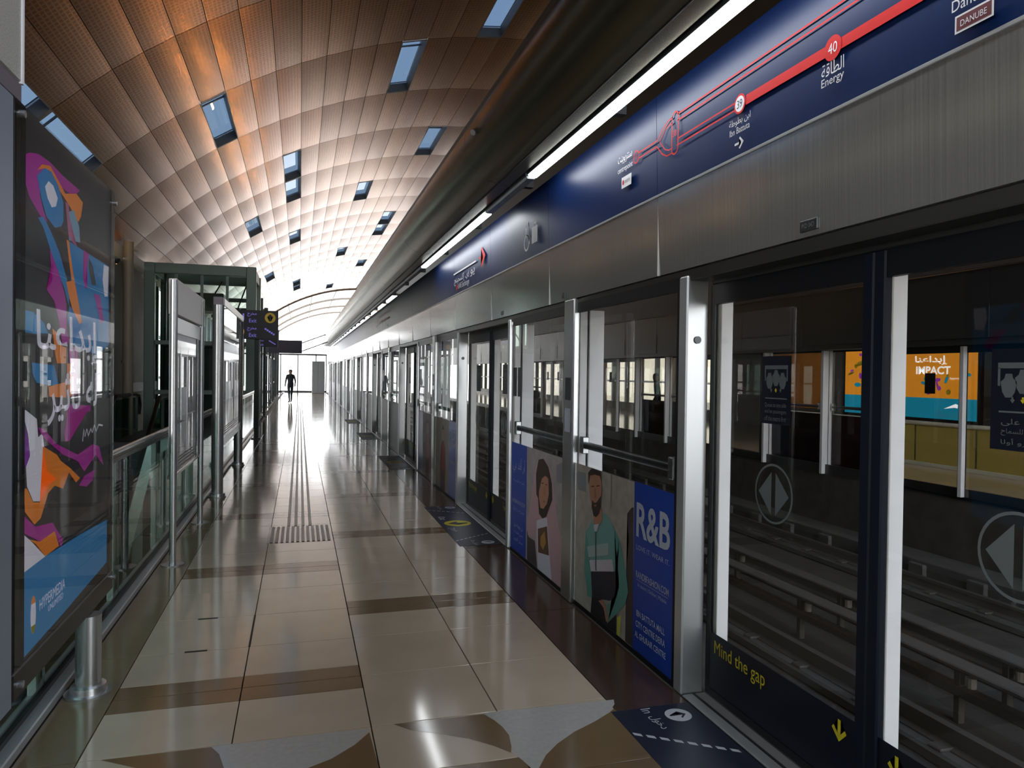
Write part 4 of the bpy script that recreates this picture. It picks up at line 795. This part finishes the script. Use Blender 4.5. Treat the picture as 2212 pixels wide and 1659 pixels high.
# wayfinding sign on the lift
def hang_sign(x0, x1, y, z0, z1, label, rows, arm):
    t = thing('exit_sign', label, 'sign', ((x0 + x1) / 2, y, z0), 'black overhead exit signs')
    obj('sign_box', MB().box(x0, x1, y - .05, y + .05, z0, z1, .008), 'sign_black', t)
    if arm is None:
        for z in (z0 + .12, z1 - .12): obj('arm', MB().tube((x1, y, z), (1.35, y, z + .5), .025, 8), 'steel_dark', t)
    else:
        obj('post', MB().box(arm - .05, arm + .05, y + .0, y + .09, .02, z1 - .1, .008), 'lift_dark', t); obj('foot', MB().box(arm - .11, arm + .11, y - .06, y + .15, 0, .02, .004), 'steel_dark', t)
    w, h = x1 - x0, z1 - z0; ux = Vector((1, 0, 0)); yy = y - .0505
    for i in range(rows if arm is not None else 0):
        zc = z1 - h * (i + .5) / rows; zh = h / rows
        text('lettering', 'مخرج', (x0 + w * .42, yy, zc + zh * .20), w * .20, zh * .30, 'sign_violet', t, u=ux, arabic=True); text('lettering', 'Exit', (x0 + w * .44, yy, zc - zh * .22), w * .16, zh * .26, 'sign_violet', t, u=ux)
        if i == 0:
            mb = MB(); mb.poly([(x0 + w * .82 + zh * .36 * math.cos(a), yy - .001, zc + zh * .36 * math.sin(a)) for a in [k * math.pi / 14 for k in range(28)]]); d = obj('disc', mb, 'sign_yellow', t)
            cx = x0 + w * .82; mb = MB(); q = [(.06, -.24), (.06, .08), (.16, 0), (.20, .06), (0, .26), (-.20, .06), (-.16, 0), (-.06, .08), (-.06, -.24)]; bm = bmesh.new(); f = bm.faces.new([bm.verts.new((cx + a * zh, yy - .002, zc + b * zh)) for a, b in q]); bmesh.ops.triangulate(bm, faces=[f]); bm.verts.index_update(); mb.add([v.co for v in bm.verts], [[v.index for v in f.verts] for f in bm.faces]); bm.free(); obj('arrow', mb, 'sign_black', t)
            for k in range(3): obj('stair_mark', MB().box(x0 + w * (.12 + .05 * k), x0 + w * (.15 + .05 * k), yy - .002, yy, zc - zh * .2, zc + zh * (.05 + .1 * k)), 'sign_violet', t)
        else:
            mb = MB(); mb.poly([(x0 + w * .16 + zh * .30 * math.cos(a), yy - .001, zc + zh * .30 * math.sin(a)) for a in [k * math.pi / 14 for k in range(28)]]); obj('disc', mb, 'sign_yellow', t)
            for k in range(5): obj('stair_mark', MB().box(x0 + w * (.70 + .045 * k), x0 + w * (.74 + .045 * k), yy - .002, yy, zc + zh * (.16 - .09 * k), zc + zh * (.28 - .09 * k)), 'sign_violet', t)
hang_sign(-1.52, -.50, 18.2, 2.36, 3.04, 'black exit sign with yellow arrow disc beside the lift tower', 2, -.98)
hang_sign(-1.75, -.75, 27.0, 2.45, 3.05, 'smaller black exit sign further along behind the first', 2, -1.2)
hang_sign(-1.6, .1, 38.0, 2.5, 3.15, 'distant dark overhead sign near the bright end', 1, None)

# escalator beyond the balustrade
ec = thing('escalator', 'escalator with black handrails coming up beside the side wall', 'escalator', (-3.7, 19.5, 0))
SL = math.tan(math.radians(32)); ybot = 18.3 - 4.3 / SL
for x in (-4.02, -3.1):
    mb = MB().add([(x - .02, 18.3, 0), (x + .02, 18.3, 0), (x + .02, ybot, -4.3), (x - .02, ybot, -4.3), (x - .02, 18.3, .9), (x + .02, 18.3, .9), (x + .02, ybot, -3.4), (x - .02, ybot, -3.4)], [(0, 1, 2, 3), (4, 7, 6, 5), (0, 4, 5, 1), (1, 5, 6, 2), (2, 6, 7, 3), (3, 7, 4, 0)])
    obj('side_glass', mb, 'glass_green', ec); obj('side_glass', MB().box(x - .02, x + .02, 18.3, 20.7, 0, .9), 'glass_green', ec)
    obj('handrail', MB().path([(x, 20.9, .45), (x, 21.0, .7), (x, 20.85, .93), (x, 20.5, .98), (x, 18.4, .98), (x, 18.15, .88), (x, ybot, -3.35)], .045, 10), 'escalator_black', ec, True)
for i in range(24):
    y = 18.2 - i * (18.2 - ybot) / 24; z = -i * 4.3 / 24
    obj('step', MB().box(-3.99, -3.13, y - .30, y, z - .2, z - .01, .004), 'steel_dark', ec)
obj('landing', MB().box(-4.05, -3.05, 18.2, 21.45, -.3, -.01), 'steel_dark', ec)
pp = thing('pipe_column', 'beige round column against the side wall left of the lift', 'column', (-4.05, 19.9, -4.3)); obj('shaft', MB().tube((-4.08, 19.9, -4.3), (-4.08, 19.9, 4.75), .12, 18), 'beige_pipe', pp, True); obj('collar', MB().tube((-4.08, 19.9, 1.75), (-4.08, 19.9, 1.83), .15, 18), 'beige_pipe', pp, True)
for i, (y, h) in enumerate(((15.2, 1.2), (17.0, 2.4))):
    t = thing('equipment_cabinet', ['low dark cabinet on the wall left of the beige column', 'tall dark cabinet on the wall left of the beige column'][i], 'cabinet', (-4.2, y, .6)); obj('body', MB().box(WL + .035, WL + .22, y - .4, y + .4, .6, .6 + h, .01), 'lift_dark', t); obj('door', MB().box(WL + .22, WL + .235, y - .36, y + .36, .64, .56 + h, .004), 'lift_dark', t); obj('handle', MB().box(WL + .235, WL + .25, y + .26, y + .30, 1.1, 1.25, .003), 'steel', t)
# warm uplights on top of the side wall
for i, y in enumerate((12.5, 15.5, 19.0)):
    t = thing('uplight', 'small warm uplight on the side wall, %s from the camera' % ORD[i], 'light', (-4.2, y, 4.2), 'warm uplights on the side wall')
    obj('bracket', MB().box(WL, WL + .1, y - .04, y + .04, 4.1, 4.16), 'steel_dark', t); obj('bowl', MB().lathe(WL + .16, y, [(.02, 4.08), (.08, 4.14), (.09, 4.2)], 18), 'steel_dark', t, True)
    obj('bulb', MB().lathe(WL + .16, y, [(0, 4.19), (.075, 4.19), (.06, 4.17), (0, 4.165)], 18), 'warm_lamp', t)

# far part of the platform: steel columns, second lift, screens
for i, y in enumerate((29.5, 34.0, 38.5, 43.0, 47.5, 52.0)):
    t = thing('steel_column', 'slender dark steel column, %s beyond the lift tower' % ORD[i], 'column', (-1.45, y, 0), 'columns beyond the lift tower')
    obj('shaft', MB().box(-1.53, -1.37, y - .08, y + .08, .03, 4.4, .015), 'lift_dark', t); obj('foot', MB().box(-1.6, -1.3, y - .15, y + .15, 0, .03, .005), 'steel_dark', t)
    obj('arm', MB().box(-4.2, -1.45, y - .05, y + .05, 4.2, 4.35, .01), 'lift_dark', t)
for i, y in enumerate((26.5, 31.5, 36.3, 41.0)):
    t = thing('glass_screen', 'framed glass screen among the columns, %s beyond the lift tower' % ORD[i], 'screen', (-1.35, y, 0), 'glass screens among the columns')
    for yy in (y - .9, y + .9): obj('post', MB().box(-1.40, -1.33, yy - .04, yy + .04, 0, 2.3, .006), 'lift_dark', t)
    obj('sheet', MB().box(-1.375, -1.36, y - .86, y + .86, .25, 2.2), 'glass_green', t); obj('top_rail', MB().box(-1.40, -1.33, y - .94, y + .94, 2.22, 2.3, .006), 'lift_dark', t); obj('lower_rail', MB().box(-1.39, -1.34, y - .86, y + .86, .98, 1.04, .004), 'lift_dark', t)
eb = thing('metal_cabinet', 'grey metal cabinet at the far end of the platform', 'cabinet', (1.25, 54.9, 0)); obj('body', MB().box(.85, 1.75, 54.6, 55.2, 0, 2.35, .02), 'door_grey', eb); obj('door', MB().box(.88, 1.28, 54.58, 54.6, .05, 2.3, .005), 'door_grey', eb); obj('door', MB().box(1.32, 1.72, 54.58, 54.6, .05, 2.3, .005), 'door_grey', eb)

# ------------------------------------------------------------------ opposite platform
for n in range(0, 5):
    t = fixed_screen(True, 'screen across the tracks', 'fixed screens of the opposite platform') if n == 0 else copy_tree(of, None, PER * n)
    if n == 0: of = t
    t['label'] = ['glass screen of the opposite platform, nearest across the tracks', 'glass screen of the opposite platform, second across the tracks', 'glass screen of the opposite platform, third across the tracks', 'glass screen of the opposite platform, fourth across the tracks', 'glass screen of the opposite platform, fifth across the tracks'][n]
    d = screen_door(True, 'door across the tracks', 'sliding doors of the opposite platform') if n == 0 else copy_tree(od, None, PER * n)
    if n == 0: od = d
    d['label'] = 'sliding glass door of the opposite platform, %s across the tracks' % ORD[n]
    ORI[t.name] = Vector(t.location)
    for a, b, m in ((3.388, 3.86, 'opp_indigo'), (3.86, 4.795, 'opp_maroon'), (5.003, 5.95, 'opp_maroon'), (5.95, 6.413, 'opp_indigo')):
        obj('advert_back', MB().box(2 * VX - AX - .006, 2 * VX - AX - .004, a + PER * n, b + PER * n, .03, 1.0), m, t)
oh = thing('opposite_header', 'dark header and fascia of the opposite platform', None, (XOP, 0, 2.1), kind='structure')
for i in range(-4, 22):
    a = YS + SEAM * i
    obj('steel_panel', MB().box(XOP - .32, XOP - .30, a + .004, a + SEAM - .004, 2.17, 3.05), 'header_dark', oh); obj('seam_strip', MB().box(XOP - .33, XOP - .30, a - .008, a + .008, 2.17, 2.6), 'aluminium_sill' if i % 3 == 0 else 'header_dark', oh)
obj('top_band', MB().box(XOP - .36, XOP + .2, YB, 53, 3.06, 4.6), 'wall_brown', oh); obj('under_beam', MB().box(XOP - .30, XOP - .01, YB, 53, 2.09, 2.17), 'header_dark', oh); obj('kick_band', MB().box(XOP - .145, XOP - .10, YB, 53, 0, .16), 'header_dark', oh)
MX = lambda x: 2 * VX - x
b2 = thing('opposite_beam', 'rounded metal beam above the opposite platform screen', None, (MX(1.5), 0, 3.1), kind='structure')
obj('cladding', MB().profile_y([(MX(x), z) for x, z in BM], -5.2, 45), 'beam_metal', b2, True); obj('bearer', MB().box(MX(1.88), MX(1.72), -5.2, 45, 3.5, 3.75), 'black_gap', b2)
for i, (a, b) in enumerate(((1.2, 5.2), (6.5, 10.2), (11.5, 15.5))):  # mirrored tubes, mostly hidden, added to brighten the opposite platform
    t = thing('strip_light', 'added tube light brightening the opposite platform, %s of three' % ORD[i], 'light', (MX(1.65), (a + b) / 2, 3.1), 'added light strips under the opposite beam')
    obj('housing', MB().box(MX(1.70), MX(1.61), a, b, 3.105, 3.16, .004), 'steel_dark', t); obj('diffuser', MB().profile_y([(MX(1.618), 3.105), (MX(1.692), 3.105), (MX(1.684), 3.088), (MX(1.626), 3.088)], a + .02, b - .02), 'lamp_added', t)
OX = 11.25
ob = thing('low_screen', 'yellow lit low screen with white rail on the opposite platform', 'balustrade', (OX, 10, 0))
obj('base_strip', MB().box(OX - .02, OX + .12, 2, 15, 0, .07, .005), 'opp_bright', ob); obj('top_rail', MB().tube((OX, 2, .80), (OX, 15, .80), .04, 12), 'opp_bright', ob, True)
for i in range(10): obj('panel', MB().box(OX, OX + .015, 2.02 + 1.3 * i, 3.28 + 1.3 * i, .07, .76), 'opp_yellow', ob)
oa = thing('poster_board', 'orange and teal poster lettered IMPACT on the opposite platform', 'poster', (OX - .02, 11.2, .85))
obj('board', MB().box(OX - .02, OX + .06, 9.72, 13.0, .84, 2.28, .006), 'case_dark', oa); sh = obj('sheet', MB().box(OX - .026, OX - .02, 9.78, 12.94, 1.28, 2.25), 'opp_orange', oa); tl = obj('sheet', MB().box(OX - .026, OX - .02, 9.78, 12.94, .90, 1.28), 'opp_teal', oa)
text('lettering', 'إبداعنا', (OX - .026, 10.75, 1.975), .72, .17, 'opp_letter', sh, arabic=True, lift=.003, bold=.02); text('lettering', 'IMPACT', (OX - .026, 10.70, 1.79), .76, .15, 'opp_letter', sh, lift=.003, bold=.03); text('lettering', 'Supported by', (OX - .026, 10.2, 1.64), .26, .05, 'opp_letter', sh, lift=.003)
random.seed(3)
for i in range(48):
    y, z = random.uniform(9.9, 12.8), random.uniform(1.36, 2.2)
    if 10.2 < y < 11.2 and 1.66 < z < 2.1: continue
    a0 = random.uniform(0, 3); ry, rz = random.uniform(.03, .10), random.uniform(.02, .05)
    flat('blot', [(y + ry * math.cos(t) * math.cos(a0) - rz * math.sin(t) * math.sin(a0), z + ry * math.cos(t) * math.sin(a0) + rz * math.sin(t) * math.cos(a0)) for t in [k * math.pi / 6 for k in range(12)]], OX - .026, ['opp_violet', 'opp_teal', 'print_yellow'][i % 3], sh, .001 + .0002 * i)
flat('logo', [(10.45, 1.09), (10.2, 1.19), (10.15, 1.17), (10.16, 1.11), (10.22, 1.12)], OX - .026, 'opp_letter', tl, .002)
for i in range(2): text('lettering', 'Abu Dhabi Tourism' if i else 'هيئة السياحة', (OX - .026, 10.35, 1.02 - .06 * i), .55, .04, 'art_paleblue', tl, arabic=(i == 0), lift=.002)
flat('logo', ring(12.35, 1.08, .10, .10, 18), OX - .026, 'opp_letter', tl, .002); flat('logo', ring(12.35, 1.08, .07, .08, 18), OX - .026, 'opp_orange', tl, .003)
o2 = thing('advert_board', 'plain orange board with dark round mark on the opposite platform', 'board', (11.6, 15, .6)); obj('board', MB().box(11.6, 11.7, 14.0, 15.9, .9, 2.35, .01), 'orange_board', o2); flat('round_mark', ring(15.45, 1.75, .18, .22, 20), 11.6, 'header_dark', o2, .004); obj('leg', MB().box(11.62, 11.68, 14.1, 14.2, 0, .9), 'steel_dark', o2); obj('leg', MB().box(11.62, 11.68, 15.7, 15.8, 0, .9), 'steel_dark', o2)

# ------------------------------------------------------------------ people far off
def person(name, label, loc, rz, H, top, legs, stride=.12, lean=0.0):
    s = H / 1.75; J = {}
    pts = [('pel', 0, 0, .95, .125), ('waist', 0, -.01, 1.08, .12), ('chest', 0, -.01 + lean, 1.30, .15), ('neck', 0, lean * 1.4, 1.48, .065), ('chin', 0, lean * 1.5 + .02, 1.56, .095), ('head', 0, lean * 1.5, 1.655, .118), ('crown', 0, lean * 1.5 - .01, 1.73, .075)]
    E_ = [('pel', 'waist'), ('waist', 'chest'), ('chest', 'neck'), ('neck', 'chin'), ('chin', 'head'), ('head', 'crown')]
    for sg, sd in ((1, 'l'), (-1, 'r')):
        f = stride * sg
        pts += [('sh' + sd, sg * .18, lean, 1.41, .062), ('el' + sd, sg * .225, lean - .03 - f * .4, 1.13, .046), ('wr' + sd, sg * .205, lean + .06 - f * .9, .92, .034), ('ha' + sd, sg * .195, lean + .10 - f, .83, .040),
                ('hip' + sd, sg * .095, 0, .90, .095), ('kn' + sd, sg * .10, f * .7 + .02, .50, .062), ('an' + sd, sg * .10, f - .02, .09, .042), ('to' + sd, sg * .115, f + .16, .035, .034)]
        E_ += [('chest', 'sh' + sd), ('sh' + sd, 'el' + sd), ('el' + sd, 'wr' + sd), ('wr' + sd, 'ha' + sd), ('pel', 'hip' + sd), ('hip' + sd, 'kn' + sd), ('kn' + sd, 'an' + sd), ('an' + sd, 'to' + sd)]
    idx = {q[0]: i for i, q in enumerate(pts)}; me = bpy.data.meshes.new(name)
    me.from_pydata([(q[1] * s, q[2] * s, q[3] * s) for q in pts], [(idx[a], idx[b]) for a, b in E_], [])
    o = bpy.data.objects.new(name, me); COL.objects.link(o)
    sm = o.modifiers.new('skin', 'SKIN'); ss = o.modifiers.new('sub', 'SUBSURF'); ss.levels = ss.render_levels = 1
    for i, q in enumerate(pts): me.skin_vertices[0].data[i].radius = (q[4] * s * (1.25 if q[0] in ('chest', 'pel', 'waist') else 1), q[4] * s * (.85 if q[0] in ('chest', 'pel', 'waist') else 1)); me.skin_vertices[0].data[i].use_root = (i == 0)
    bpy.context.view_layer.update(); nm = bpy.data.meshes.new_from_object(o.evaluated_get(bpy.context.evaluated_depsgraph_get()))
    for m in (top, legs, 'skin_tone', 'hair_dark'): nm.materials.append(MATS[m])
    for p_ in nm.polygons:
        c = p_.center / s; arm = abs(c.x) > .19 and c.z < .92
        p_.material_index = 3 if (c.z > 1.64 and c.y < lean * 1.5 + .05) or c.z > 1.70 else 2 if c.z > 1.49 or arm else 0 if c.z > .96 else 3 if c.z < .08 else 1
        p_.use_smooth = True
    o.modifiers.clear(); o.data = nm; o.location = loc; o.rotation_euler = (0, 0, rz); tag(o, label, 'person'); return o
person('person', 'dark dressed person walking near the bright far end of the platform', (-.45, 38.6, 0), .3, 1.72, 'cloth_dark', 'cloth_dark', .18)
person('person', 'person in dark clothes waiting behind the opposite screen, nearer one', (10.0, 19.1, 0), 1.2, 1.72, 'cloth_dark', 'cloth_dark', .05, .03)
person('person', 'person in pale shirt and blue trousers behind the opposite screen', (9.9, 23.3, 0), 1.6, 1.74, 'cloth_white', 'cloth_blue', .08)
person('person', 'person in grey clothes furthest along the opposite screen', (10.1, 26.2, 0), 1.4, 1.68, 'cloth_grey', 'cloth_dark', .1)
